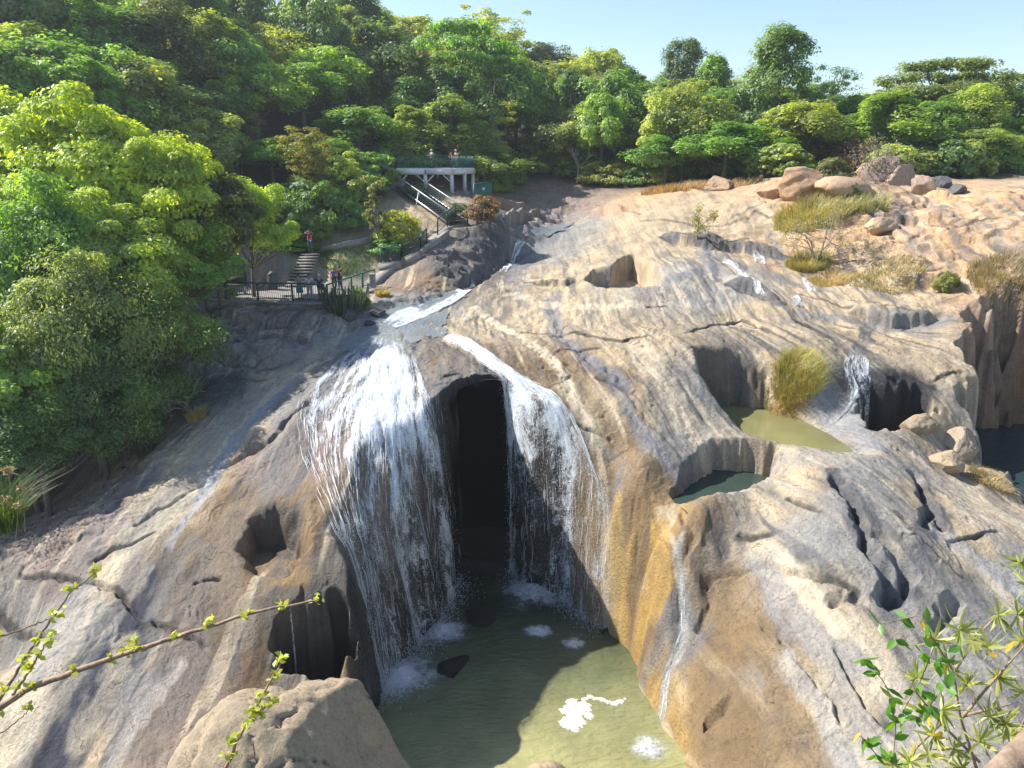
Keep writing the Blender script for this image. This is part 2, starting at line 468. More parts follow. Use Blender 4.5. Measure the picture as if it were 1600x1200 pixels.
# rough layered rock at upper left and the orange right bank
def rough(poly, amp, wl, seed, el=1.9):
    pts = np.array([ground(u, v) for u, v in poly]); sl = window(pts, 3)
    X, Y = Xg[sl], Yg[sl]
    d, _, _, ins = seg_dist(X, Y, pts[:, :2], True)
    m = sstep(-1.5, 1.5, np.where(ins, d, -d))
    wx = fbm(X / wl, Y / wl, 3, seed + 3) * .7
    q = fbm(X / (wl * el) + wx, Y / wl + wx * .5, 4, seed) * 3.2
    fl = np.floor(q); tr = fl + sstep(.0, .22, q - fl)
    q2 = fbm(X / (wl * el * .4) + wx, Y / (wl * .45), 3, seed + 7) * 2.5
    f2 = np.floor(q2); t2 = f2 + sstep(.0, .25, q2 - f2)
    Zg[sl] += m * amp * (tr * .55 + t2 * .16 + .25 * fbm(X / (wl * el), Y / wl, 3, seed + 9))
rough([(270,500),(560,490),(500,540),(400,590),(310,640),(250,600)], 0.30, 1.6, 401)
rough([(1090,330),(1240,290),(1590,300),(1650,460),(1480,470),(1300,420)], 0.30, 4.2, 411)
rough([(620,430),(780,340),(900,300),(880,350),(760,430),(650,480)], 0.5, 2.2, 421)
rough([(0,830),(200,720),(300,700),(150,860),(0,960)], 0.18, 1.2, 431)

# ground cut level under the terrace, the steps and the staircase
def cut_under(pts3, hw, drop, ease=1.4):
    pts3 = np.array(pts3, float); sl = window(pts3, hw + ease + .1)
    d, zl, _, _ = seg_dist(Xg[sl], Yg[sl], pts3[:, :2], False, pts3[:, 2])
    k = sstep(hw + ease, hw, d)
    Zg[sl] = np.where(Zg[sl] > zl - drop, Zg[sl] * (1 - k) + (zl - drop) * k, Zg[sl])
_zt = CAMZ - 8.93
cut_under([PZ(455, 452, _zt), P(486, 396, 59), P(487, 390, 60.5)], .85, .30)
cut_under([P(715, 348, 66.5), P(634, 291, 75.5)], 1.2, .35)
cut_under([PZ(330, 452, _zt), PZ(500, 452, _zt), PZ(575, 447, _zt)], 2.0, .16, 4.5)

# ---- albedo: broad tones from picture samples, then stains and painted shade with their own shapes
TAN, GREY, DGREY, ORA, BRN, GOLD, PALE, SOIL, PINK = range(9)
PAL = np.array([(.45,.355,.235),(.275,.262,.24),(.10,.098,.10),(.50,.325,.185),(.20,.135,.075),(.36,.235,.09),(.54,.475,.37),(.10,.075,.045),(.27,.205,.17)], np.float32)
CT = [(900,430,TAN),(850,500,TAN),(760,520,TAN),(1000,560,TAN),(930,640,TAN),(1080,600,GREY),(1050,700,GREY),(1130,640,GREY),(1000,400,TAN),(1080,430,GREY),(1120,460,GREY),
 (900,360,GREY),(850,400,GREY),(1000,340,TAN),(1000,310,ORA),(1240,290,ORA),(1300,340,ORA),(1400,330,ORA),(1550,300,ORA),(1550,420,ORA),(1450,400,ORA),(1300,370,ORA),(1150,350,TAN),(1350,440,TAN),
 (1180,500,TAN),(1280,510,TAN),(1220,560,TAN),(1130,580,BRN),(1230,620,GOLD),(1300,640,GREY),(1400,520,TAN),(1480,560,TAN),(1450,620,TAN),(1560,540,PINK),(1590,620,BRN),(1350,600,DGREY),
 (1250,750,TAN),(1350,740,GREY),(1450,780,TAN),(1560,820,TAN),(1600,900,GREY),(1200,820,TAN),(1250,870,GREY),(1330,800,GREY),(1200,930,TAN),(1250,980,TAN),(1320,1000,TAN),(1400,950,GREY),(1450,1050,GREY),
 (1550,1000,GREY),(1500,850,TAN),(1300,1100,TAN),(1350,1180,GREY),(1150,1000,BRN),(1180,1130,BRN),(1120,1050,BRN),(1070,980,GREY),(1050,900,BRN),(1010,880,GOLD),(980,960,GOLD),(1030,1060,GOLD),(1060,1150,GOLD),
 (1000,780,BRN),(960,700,BRN),(1020,740,BRN),(900,620,TAN),(850,580,BRN),(960,590,BRN),(720,560,BRN),(750,640,DGREY),
 (600,540,GREY),(560,600,GREY),(480,700,PINK),(480,620,GREY),(400,640,GREY),(440,580,TAN),(520,530,GREY),(350,680,TAN),(300,740,TAN),(250,790,TAN),(200,760,PINK),(100,810,PINK),(150,830,PINK),
 (350,560,GREY),(300,520,GREY),(450,520,PINK),(350,600,DGREY),(100,900,PINK),(50,980,GREY),(150,980,GREY),(200,880,TAN),(50,1100,TAN),(100,1170,TAN),(180,1050,GREY),(250,950,BRN),(300,880,BRN),(380,780,BRN),(400,850,BRN),
 (350,950,BRN),(280,1050,PINK),(300,1150,PINK),(380,1030,BRN),(420,720,PINK),(470,820,BRN),(500,870,BRN),(520,930,BRN),
 (640,480,GREY),(700,420,DGREY),(760,380,DGREY),(660,440,BRN),(800,310,PINK),(840,300,PINK),(870,330,PINK),(620,400,PINK),(560,400,TAN),(480,420,TAN),(400,430,PINK),(540,340,PINK),(650,340,TAN),(450,370,SOIL),(560,300,SOIL),
 (300,400,SOIL),(880,240,SOIL),(1000,270,SOIL),(1300,255,SOIL),(1590,260,SOIL),(300,200,SOIL),(700,230,SOIL),(150,700,SOIL),(60,740,SOIL),(1100,280,SOIL)]
_ct = np.array([ground(u, v)[:2] for u, v, c in CT]); _ctc = pc(_ct[:, 0], _ct[:, 1]).astype(np.float32); _cti = np.array([c for *_, c in CT])
def tones(X, Y, k=3.0):
    sub = (slice(None, None, 4), slice(None, None, 4))
    q = pc(X[sub], Y[sub]).astype(np.float32)
    q[..., 0] += 0.05 * fbm(X[sub] / 3, Y[sub] / 3, 4, 501); q[..., 1] += 0.05 * fbm(X[sub] / 3, Y[sub] / 3, 4, 502)
    W = np.zeros(q.shape[:2] + (len(PAL),), np.float32)
    for i, c in enumerate(_cti):
        d2 = ((q - _ctc[i]) ** 2).sum(-1)
        W[..., c] += 1 / (d2 + 4e-4) ** 2
    W /= W.sum(-1, keepdims=True)
    C = W @ PAL
    ii = np.arange(C.shape[0]) * 4; jj = np.arange(C.shape[1]) * 4
    out = np.empty(X.shape + (3,), np.float32)
    for c in range(3):
        t1 = np.stack([np.interp(np.arange(X.shape[1]), jj, row) for row in C[..., c]])
        out[..., c] = np.stack([np.interp(np.arange(X.shape[0]), ii, t1[:, j]) for j in range(X.shape[1])], 1)
    return out
COLR = tones(Xg, Yg)
WET = np.zeros(Xg.shape, np.float32)
# bands along the old flow lines
b1 = fbm(S_ / 2.3 + fbm(Xg / 5, Yg / 5, 3, 8) * 1.3, T_ / 14, 4, 601, 0.6)
b2 = fbm(S_ / 0.7 + fbm(Xg / 3, Yg / 3, 3, 9) * 1.0, T_ / 7, 3, 611, 0.6)
b3 = fbm(Xg / 1.9, Yg / 1.9, 4, 621)
slabmask = np.clip((70 - Yg) / 15, 0, 1) * sstep(-21, -18, Xg)
def blend(m, c):
    m = m[..., None]
    COLR[...] = COLR * (1 - m) + np.array(c, np.float32) * m
lum = COLR.mean(-1)
blend(sstep(0.06, 0.34, b1) * 0.6 * slabmask, (.215,.212,.21))
blend(sstep(0.14, 0.42, b2) * 0.6 * slabmask, (.155,.152,.15))
blend(sstep(-0.12, -0.5, b2) * 0.5 * slabmask * (lum > .2), (.58,.49,.37))
COLR *= (1 + 0.36 * b3)[..., None]
b4 = fbm(S_ / 1.0 + .5 * fbm(Xg / 4, Yg / 4, 3, 13), T_ / 16, 4, 631, .6); b5 = fbm(Xg / 6, Yg / 8, 2, 641)
blend(sstep(.17, .24, b4) * sstep(-.10, .15, b5) * .78 * slabmask, (.095,.093,.095))
b6 = fbm(S_ / .45 + .5 * fbm(Xg / 3, Yg / 3, 3, 14), T_ / 9, 4, 651, .6)
blend(sstep(.20, .28, b6) * sstep(-.05, .2, fbm(Xg / 5, Yg / 6, 2, 661)) * .7 * slabmask, (.11,.108,.11))
blend(sstep(.24, .32, fbm(S_ / .8, T_ / 12, 4, 671, .6)) * .6 * slabmask, (.60,.50,.36))
pu, pv = project(np.stack([Xg, Yg, Zg], -1))
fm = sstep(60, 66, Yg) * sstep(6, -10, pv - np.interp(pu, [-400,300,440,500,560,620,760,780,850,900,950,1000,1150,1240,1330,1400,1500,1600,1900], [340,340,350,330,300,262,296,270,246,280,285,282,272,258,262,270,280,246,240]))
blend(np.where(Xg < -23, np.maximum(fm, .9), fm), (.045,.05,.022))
def stain_or_shade(pl, hw, col, strength=0.8, wet=0.0, soft=0.5, seed=1, taper=True):
    """a stain with its own outline along a picture polyline"""
    pts = np.array([ground(u, v) for u, v in pl])
    hws = np.array(hw if hasattr(hw, '__len__') else [hw] * len(pl), float)
    sl = window(pts, hws.max() * 2 + .5)
    X, Y = Xg[sl], Yg[sl]
    k = max(0.25, hws.mean() * .9)
    wx = fbm(X / k, Y / (k * 2.2), 4, seed) * hws.mean() * .9
    d, h, tp, _ = seg_dist(X + wx, Y, pts[:, :2], False, hws)
    r = d / np.maximum(h, .02) + 0.25 * fbm(S_[sl] / .5, T_[sl] / 3, 3, seed + 5)
    m = (1 - sstep(1 - soft, 1 + soft * .6, r)) * strength
    COLR[sl] = COLR[sl] * (1 - m[..., None]) + np.array(col, np.float32) * m[..., None]
    WET[sl] = np.maximum(WET[sl], (m / max(strength, .01)) * wet)
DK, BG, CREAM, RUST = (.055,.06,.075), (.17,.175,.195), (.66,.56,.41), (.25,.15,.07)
STAINS_AND_SHADE = [([(u, v) for u, v in c], .13, (.06,.055,.05), .75, 0) for c in CRACKS] + [
 # right of the falls
 ([(855,470),(868,510),(872,530),(930,570),(975,600)], [.4,.5,.5,.5,.6], BG, .8, .3), ([(960,600),(985,640),(1010,690),(1055,740)], .35, BG, .7, .3),
 ([(870,455),(862,490)], .5, BG, .6, .2), ([(745,480),(800,520),(860,560),(905,625),(935,690)], .35, CREAM, .75, 0), ([(890,570),(930,640),(960,690),(1000,730)], [.4,.5,.5,.4], (.27,.19,.10), .7, .4),
 ([(800,560),(850,600),(900,660)], .3, (.2,.14,.08), .7, .5), ([(1000,540),(1060,640),(1100,700)], .7, CREAM, .5, 0),
 ([(640,520),(740,580)], .8, (.16,.13,.10), .6, .7), ([(690,500),(760,545),(800,590)], .3, (.2,.16,.11), .6, .6),
 ([(1050,440),(1110,420),(1100,380)], .6, BG, .6, .2), ([(1105,385),(1120,440)], .25, (.12,.13,.16), .8, .4), ([(880,360),(820,400),(800,440)], .8, BG, .6, .3),
 ([(900,480),(990,475)], .5, CREAM, .5, 0), ([(800,460),(860,480)], .6, CREAM, .5, 0),
 # gully stains
 ([(1300,735),(1340,800),(1352,850),(1392,900),(1400,945)], [.3,.6,.7,.7,.6], DK, .8, .5), ([(1430,735),(1450,790),(1470,830)], .5, DK, .8, .4), ([(1385,960),(1430,880),(1460,800)], .4, (.12,.12,.13), .75, .3),
 ([(1210,740),(1350,720),(1450,740),(1600,880)], .9, (.34,.32,.30), .5, 0), ([(1500,760),(1600,830)], .7, CREAM, .5, 0), ([(1480,840),(1600,930)], .5, (.40,.39,.38), .7, 0),
 ([(1250,830),(1330,860),(1380,900)], .9, (.27,.265,.26), .6, .1), ([(1190,880),(1260,930),(1340,1020),(1390,1080)], .8, CREAM, .6, 0), ([(1180,880),(1230,960),(1290,1010),(1340,1040)], .5, (.27,.265,.27), .75, .1),
 ([(1130,930),(1170,980),(1210,1050),(1270,1190)], .9, (.22,.145,.07), .75, .5), ([(1100,950),(1120,1080),(1180,1190)], .9, (.17,.115,.06), .7, .5), ([(1230,1030),(1280,1100),(1320,1190)], .35, (.40,.38,.35), .7, 0),
 ([(1300,1050),(1360,1180)], .5, (.36,.33,.29), .7, 0), ([(1045,960),(1085,1000),(1060,1020)], .5, (.17,.16,.16), .8, .4),
 # golden wall of the gorge
 ([(960,800),(965,900),(975,1000)], .3, (.42,.28,.10), .8, .5), ([(1030,830),(1035,930),(1000,1000)], .4, (.40,.25,.07), .8, .5), ([(1000,860),(1000,900)], .4, (.12,.085,.05), .8, .5),
 ([(1060,850),(1065,940),(1068,1010),(1040,1060),(1030,1130)], .22, (.34,.33,.31), .8, .9),
 # left slab
 ([(545,530),(470,560),(400,620),(330,700),(270,790),(210,850)], [.7,.8,.9,1.0,1.0,.8], (.40,.36,.29), .75, 0), ([(520,560),(430,610),(360,690),(310,770)], [.2,.35,.4,.3], CREAM, .55, 0), ([(470,590),(390,660),(330,740),(310,780)], .3, (.27,.285,.31), .8, .2),
 ([(430,620),(350,720),(300,800),(240,900)], .22, (.33,.345,.37), .7, .2),
 ([(560,540),(500,600),(440,700),(420,760)], [.8,1.2,1.3,1.0], (.115,.115,.125), .6, .5), ([(260,860),(240,920),(215,965),(190,1020),(130,1120),(80,1195)], [.15,.35,.5,.65,.75,.75], (.03,.036,.055), .97, .15), ([(250,870),(300,960),(285,1060),(240,1150)], [.5,.9,1.0,.8], (.135,.10,.07), .7, .5), ([(380,790),(340,860),(330,930)], .7, (.15,.11,.075), .7, .5), ([(180,880),(130,950),(70,1050),(20,1180)], .6, CREAM, .6, 0),
 ([(300,850),(250,930),(240,960)], .4, (.16,.145,.135), .6, .5), ([(330,860),(300,960),(310,1050),(260,1130)], .45, (.17,.14,.12), .6, .8), ([(370,800),(350,900),(380,990)], .6, (.22,.165,.11), .6, .8),
 ([(200,1000),(160,1090),(120,1160)], .4, CREAM, .5, 0), ([(60,1020),(30,1130),(0,1190)], .7, CREAM, .5, 0), ([(120,930),(90,1000),(60,1050)], .8, (.25,.25,.26), .6, 0), ([(280,1040),(200,1150),(170,1195)], .3, (.45,.41,.37), .6, .4),
 ([(480,900),(530,900),(545,960)], .5, (.10,.075,.05), .7, .7), ([(440,970),(490,1000),(540,1000)], .9, (.075,.062,.05), .8, .6), ([(420,840),(450,860)], .8, (.07,.06,.05), .75, .6), ([(430,905),(475,900)], .3, (.25,.16,.06), .8, .8),  # includes painted shade inside the basin and the hollow under the shoulder
 ([(600,520),(600,640)], 1.8, (.15,.145,.14), .6, .9),
 # right bank
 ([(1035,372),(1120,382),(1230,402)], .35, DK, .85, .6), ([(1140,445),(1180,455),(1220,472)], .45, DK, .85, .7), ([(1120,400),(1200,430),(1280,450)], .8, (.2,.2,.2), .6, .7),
 ([(1250,490),(1330,500),(1400,510),(1480,500)], .5, (.22,.22,.225), .7, .4), ([(1335,590),(1380,600),(1440,605)], .8, (.02,.02,.022), .95, .7), ([(1350,640),(1430,650)], 1.2, (.02,.02,.022), .9, .7), ([(1280,610),(1310,650),(1360,690)], .9, (.30,.30,.305), .8, 0),  # pit walls blackened: shade of the cavity painted over wet rock
 ([(1520,560),(1600,560)], 1.2, (.24,.15,.10), .5, .1), ([(1360,500),(1340,560)], .4, (.14,.14,.15), .7, .8), ([(1100,580),(1160,600)], .5, (.12,.10,.08), .7, .3),
 ([(1400,560),(1450,590)], .5, (.40,.32,.22), .5, 0), ([(900,340),(850,330)], .9, (.2,.2,.215), .6, .3),
 ([(800,275),(880,262),(960,290)], 3.0, (.10,.08,.075), .7, 0), ([(820,300),(880,310),(920,320)], 1.2, (.30,.22,.18), .6, 0), ([(700,390),(740,430)], 1.0, (.09,.085,.09), .7, .3), ([(650,450),(690,460)], .6, (.12,.10,.085), .7, .3), ([(300,520),(420,560),(460,540)], 1.3, (.17,.165,.175), .6, 0), ([(330,485),(480,485)], .4, (.16,.075,.045), .6, 0),
 ([(1000,445),(1010,420)], .3, (.33,.24,.16), .7, .1),
]
for i, s in enumerate(STAINS_AND_SHADE): stain_or_shade(*s, seed=700 + i)
# wet gorge: steep walls painted near-black, shade put into the colour
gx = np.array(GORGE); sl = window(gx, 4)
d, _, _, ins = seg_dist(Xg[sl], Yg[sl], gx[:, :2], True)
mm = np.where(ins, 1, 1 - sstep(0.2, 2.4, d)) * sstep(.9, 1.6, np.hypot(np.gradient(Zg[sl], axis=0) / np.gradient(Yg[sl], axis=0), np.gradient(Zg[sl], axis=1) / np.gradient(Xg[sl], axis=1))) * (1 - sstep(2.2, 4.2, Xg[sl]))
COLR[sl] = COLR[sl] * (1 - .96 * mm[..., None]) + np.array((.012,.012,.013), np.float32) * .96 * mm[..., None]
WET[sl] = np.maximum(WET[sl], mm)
COLR = np.clip(COLR, 0.01, 0.8)

idx = np.arange(NR * NT, dtype=np.int32).reshape(NR, NT)
quads = np.stack([idx[:-1, :-1], idx[:-1, 1:], idx[1:, 1:], idx[1:, :-1]], -1).reshape(-1, 4)
cz = Zg[:-1, :-1]; cx = Xg[:-1, :-1]; cy = Yg[:-1, :-1]
stp = np.hypot(np.gradient(Zg, axis=0) / np.gradient(Yg, axis=0), np.gradient(Zg, axis=1) / np.gradient(Xg, axis=1))[:-1, :-1]
hnz = fbm(cz / 2.2, cy / 2.5, 3, 88)
hole = (cx > -2.95 + 1.1 * hnz) & (cx < .6 + .3 * hnz) & (cy > 34.5) & (cy < 39) & (cz < 10.15 - .5 * np.abs(fbm(cx / 1.2, cy / 1.2, 3, 89))) & ((stp > 1.0) | (cz < 2))
quads = quads[~hole.ravel()]
me = np_mesh('rock_ground', np.stack([Xg, Yg, Zg], -1).reshape(-1, 3), quads)
at = me.attributes.new('tint', 'FLOAT_COLOR', 'POINT')
at.data.foreach_set('color', np.concatenate([COLR, np.ones(COLR.shape[:2] + (1,), np.float32)], -1).astype(np.float32).ravel())
at = me.attributes.new('wet', 'FLOAT', 'POINT'); at.data.foreach_set('value', WET.ravel())
st = me.attributes.new('flow', 'FLOAT_VECTOR', 'POINT'); st.data.foreach_set('vector', np.stack([S_, T_, Zg], -1).astype(np.float32).ravel())

def rock_material(attr=True, col=(.45,.36,.25), name='rock'):
    m, t, b = new_mat(name)
    tc = N(t, 'ShaderNodeTexCoord')
    obj_ = tc.outputs['Object']
    n1 = N(t, 'ShaderNodeTexNoise', i_Scale=1.3, i_Detail=8.0, i_Roughness=0.65)
    n2 = N(t, 'ShaderNodeTexNoise', i_Scale=9.0, i_Detail=6.0, i_Roughness=0.7)
    n3 = N(t, 'ShaderNodeTexNoise', i_Scale=45.0, i_Detail=3.0, i_Roughness=0.6)
    for n in (n1, n2, n3): t.links.new(obj_, n.inputs['Vector'])
    if attr:
        ca = N(t, 'ShaderNodeAttribute', attribute_name='tint'); base = ca.outputs['Color']
        wa = N(t, 'ShaderNodeAttribute', attribute_name='wet'); wet = wa.outputs['Fac']
        fl = N(t, 'ShaderNodeAttribute', attribute_name='flow')
        mp = N(t, 'ShaderNodeMapping'); mp.inputs['Scale'].default_value = (3.0, 0.45, 0.5)
        t.links.new(fl.outputs['Vector'], mp.inputs['Vector'])
        nf = N(t, 'ShaderNodeTexNoise', i_Scale=1.0, i_Detail=7.0, i_Roughness=0.7, i_Distortion=0.15)
        t.links.new(mp.outputs[0], nf.inputs['Vector'])
        fs = ramp(t, nf.outputs['Fac'], [(0.30, (.66,.67,.70)), (0.47, (.95,.95,.96)), (0.62, (1.08,1.06,1.0)), (0.75, (1.25,1.2,1.1))])
        base = mixc(t, 'MULTIPLY', 0.9, base, fs)
    else:
        rgb = N(t, 'ShaderNodeRGB'); rgb.outputs[0].default_value = (*col, 1); base = rgb.outputs[0]
    r1 = ramp(t, n1.outputs['Fac'], [(0.28, (.70,.69,.69)), (0.5, (1,1,1)), (0.72, (1.22,1.17,1.08))])
    base = mixc(t, 'MULTIPLY', 0.85, base, r1)
    r2 = ramp(t, n2.outputs['Fac'], [(0.33, (.50,.50,.52)), (0.46, (.95,.95,.95)), (0.55, (1.05,1.05,1.03)), (0.72, (1.28,1.24,1.15))])
    base = mixc(t, 'MULTIPLY', 0.75, base, r2)
    r3 = ramp(t, n3.outputs['Fac'], [(0.32, (.6,.6,.6)), (0.47, (1,1,1)), (0.7, (1.15,1.15,1.15))])
    base = mixc(t, 'MULTIPLY', 0.55, base, r3)
    # hairline cracks
    wp = N(t, 'ShaderNodeTexNoise', i_Scale=0.9, i_Detail=4.0)
    t.links.new(obj_, wp.inputs['Vector'])
    va = N(t, 'ShaderNodeVectorMath', operation='MULTIPLY_ADD')
    t.links.new(wp.outputs['Color'], va.inputs[0]); va.inputs[1].default_value = (2.2, 2.2, 2.2); t.links.new(obj_, va.inputs[2])
    vs = N(t, 'ShaderNodeVectorMath', operation='MULTIPLY'); t.links.new(va.outputs[0], vs.inputs[0]); vs.inputs[1].default_value = (0.30, 0.55, 0.9)
    vo = N(t, 'ShaderNodeTexVoronoi', feature='DISTANCE_TO_EDGE', i_Scale=1.0)
    t.links.new(vs.outputs[0], vo.inputs['Vector'])
    ck = ramp(t, vo.outputs['Distance'], [(0.0, (0,0,0)), (0.012, (1,1,1))])
    gate = ramp(t, n1.outputs['Fac'], [(0.5, (1,1,1)), (0.6, (0,0,0))])
    crk = mixc(t, 'MIX', gate, ck, (1,1,1,1))
    base = mixc(t, 'MULTIPLY', 0.6, base, crk)
    t.links.new(base, b.inputs['Base Color'])
    h = mth(t, 'ADD', mth(t, 'MULTIPLY', n2.outputs['Fac'], 0.6), mth(t, 'MULTIPLY', n3.outputs['Fac'], 0.22))
    h = mth(t, 'ADD', h, mth(t, 'MULTIPLY', n1.outputs['Fac'], .8))
    h = mth(t, 'ADD', h, mth(t, 'MULTIPLY', crk, 0.25))
    if attr: h = mth(t, 'ADD', h, mth(t, 'MULTIPLY', nf.outputs['Fac'], 0.3))
    bp = N(t, 'ShaderNodeBump', i_Strength=0.75, i_Distance=0.16)
    t.links.new(h, bp.inputs['Height']); t.links.new(bp.outputs[0], b.inputs['Normal'])
    if attr:
        rr = N(t, 'ShaderNodeMapRange'); t.links.new(wet, rr.inputs[0]); rr.inputs[3].default_value = 0.85; rr.inputs[4].default_value = 0.22
        rn = mth(t, 'ADD', rr.outputs[0], mth(t, 'MULTIPLY', mth(t, 'SUBTRACT', n2.outputs['Fac'], .5), .5), clamp=True)
        t.links.new(rn, b.inputs['Roughness'])
    else:
        b.inputs['Roughness'].default_value = 0.85
    b.inputs['Specular IOR Level'].default_value = 0.4
    return m
ROCK = rock_material()
tag(obj('rock_ground', me, ROCK), kind='structure')
def cave():
    n, rings = 28, 12
    a = np.linspace(0, math.pi, n); V = []
    for k in range(rings):
        t = k / (rings - 1); w = 4.2 * (1 + .1 * t); h = 12.55 - 1.2 * t
        x = -1.1 + np.cos(a) * w; z = -2.2 + np.maximum(np.sin(a), 0) ** .55 * h
        V.append(np.stack([x + .25 * noise2(a * 2, a * 0 + k * .5, 3), np.full(n, 35.95 + t * 7.5), z], 1))
    V.append(np.tile(np.array([[-1.1, 44.0, -2.2]]), (n, 1)))
    V = np.concatenate(V); ix = np.arange(len(V)).reshape(-1, n)
    f = np.stack([ix[:-1, :-1], ix[1:, :-1], ix[1:, 1:], ix[:-1, 1:]], -1).reshape(-1, 4)
    tag(obj('cave_rock', np_mesh('cave_rock', V, f), rock_material(False, (.003, .003, .003), 'cave_rock_surface')), kind='structure')  # near-black base colour paints in the darkness of the cave
cave()

# ================================================================== WATER
def water_material(name, col, rough=0.06, scale=2.0, strength=0.25, trans=0.0):
    m, t, b = new_mat(name)
    tc = N(t, 'ShaderNodeTexCoord')
    n = N(t, 'ShaderNodeTexNoise', i_Scale=scale, i_Detail=5.0, i_Roughness=0.55, i_Distortion=0.4)
    mp = N(t, 'ShaderNodeMapping'); mp.inputs['Scale'].default_value = (0.7, 1.5, 1)
    t.links.new(tc.outputs['Object'], mp.inputs['Vector']); t.links.new(mp.outputs[0], n.inputs['Vector'])
    n2 = N(t, 'ShaderNodeTexNoise', i_Scale=0.35, i_Detail=3.0)
    t.links.new(tc.outputs['Object'], n2.inputs['Vector'])
    c = ramp(t, n2.outputs['Fac'], [(0.3, tuple(x * .8 for x in col)), (0.7, tuple(x * 1.15 for x in col))])
    t.links.new(c, b.inputs['Base Color'])
    b.inputs['Roughness'].default_value = rough
    b.inputs['IOR'].default_value = 1.33
    bp = N(t, 'ShaderNodeBump', i_Strength=strength, i_Distance=0.12)
    t.links.new(n.outputs['Fac'], bp.inputs['Height']); t.links.new(bp.outputs[0], b.inputs['Normal'])
    return m
def flat_poly(name, pts, z, mat):
    me = bpy.data.meshes.new(name)
    me.from_pydata([(x, y, z) for x, y in pts], [], [tuple(range(len(pts)))])
    return tag(obj(name, me, mat), kind='structure')
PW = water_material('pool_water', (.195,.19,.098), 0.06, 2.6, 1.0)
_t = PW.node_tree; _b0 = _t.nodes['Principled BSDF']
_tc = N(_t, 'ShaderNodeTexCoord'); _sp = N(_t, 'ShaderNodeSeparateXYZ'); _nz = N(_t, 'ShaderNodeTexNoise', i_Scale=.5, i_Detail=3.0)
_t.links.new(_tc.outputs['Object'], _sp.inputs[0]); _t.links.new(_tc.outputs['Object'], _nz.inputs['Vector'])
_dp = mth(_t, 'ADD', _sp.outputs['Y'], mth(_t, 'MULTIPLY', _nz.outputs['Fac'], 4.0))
_dc = ramp(_t, mth(_t, 'DIVIDE', _dp, 50.0), [(.46, (1.75, 1.7, 1.5)), (.58, (.62, .72, .72)), (.68, (.20, .27, .32))])   # sandy shallows to deep water, also painting in sunlit front and shaded back
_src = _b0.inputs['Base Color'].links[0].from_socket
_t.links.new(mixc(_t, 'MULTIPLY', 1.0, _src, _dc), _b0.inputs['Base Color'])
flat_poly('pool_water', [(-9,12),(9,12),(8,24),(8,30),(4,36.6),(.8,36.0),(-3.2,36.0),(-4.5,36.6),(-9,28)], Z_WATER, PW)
gw = water_material('pothole_water', (.20,.19,.08), 0.04, 2.0, 0.08)
def px_flat(name, pp, z, mat):
    """still water: the cells of the terrain grid that lie under the water level inside the outline"""
    pts = np.array([PZ(u, v, z) for u, v in pp]); sl = window(pts, .3)
    X, Y, Z = Xg[sl], Yg[sl], Zg[sl]
    _, _, _, ins = seg_dist(X, Y, pts[:, :2], True)
    ok = ins & (Z < z + 0.25) & (Z > z - 1.05)
    cell = ok[:-1, :-1] & ok[1:, :-1] & ok[:-1, 1:] & ok[1:, 1:]
    n = np.arange(X.size).reshape(X.shape)
    q = np.stack([n[:-1, :-1][cell], n[:-1, 1:][cell], n[1:, 1:][cell], n[1:, :-1][cell]], -1)
    use = np.unique(q); re = np.zeros(X.size, int); re[use] = np.arange(len(use))
    V = np.stack([X.ravel()[use], Y.ravel()[use], np.full(len(use), z)], -1)
    return tag(obj(name, np_mesh(name, V, re[q]), mat), kind='structure')
px_flat('pothole_water', [(1080,620),(1200,628),(1300,680),(1335,704),(1325,710),(1285,712),(1205,694),(1090,652)], P1Z, gw)
dw = water_material('deep_water', (.035,.055,.045), 0.05, 1.2, 0.15)
px_flat('pothole_water', [(1050,780),(1090,725),(1210,728),(1215,760),(1130,800),(1080,810)], P2Z, dw)
px_flat('pit_water', [(1330,690),(1360,676),(1440,676),(1455,698),(1410,722),(1350,722)], P3Z, dw)
px_flat('river_water', [(1480,655),(1700,640),(1900,700),(1900,900),(1640,830),(1580,770),(1500,690)], P4Z, water_material('river_water', (.02,.045,.055), 0.08, 2.0, 0.4))

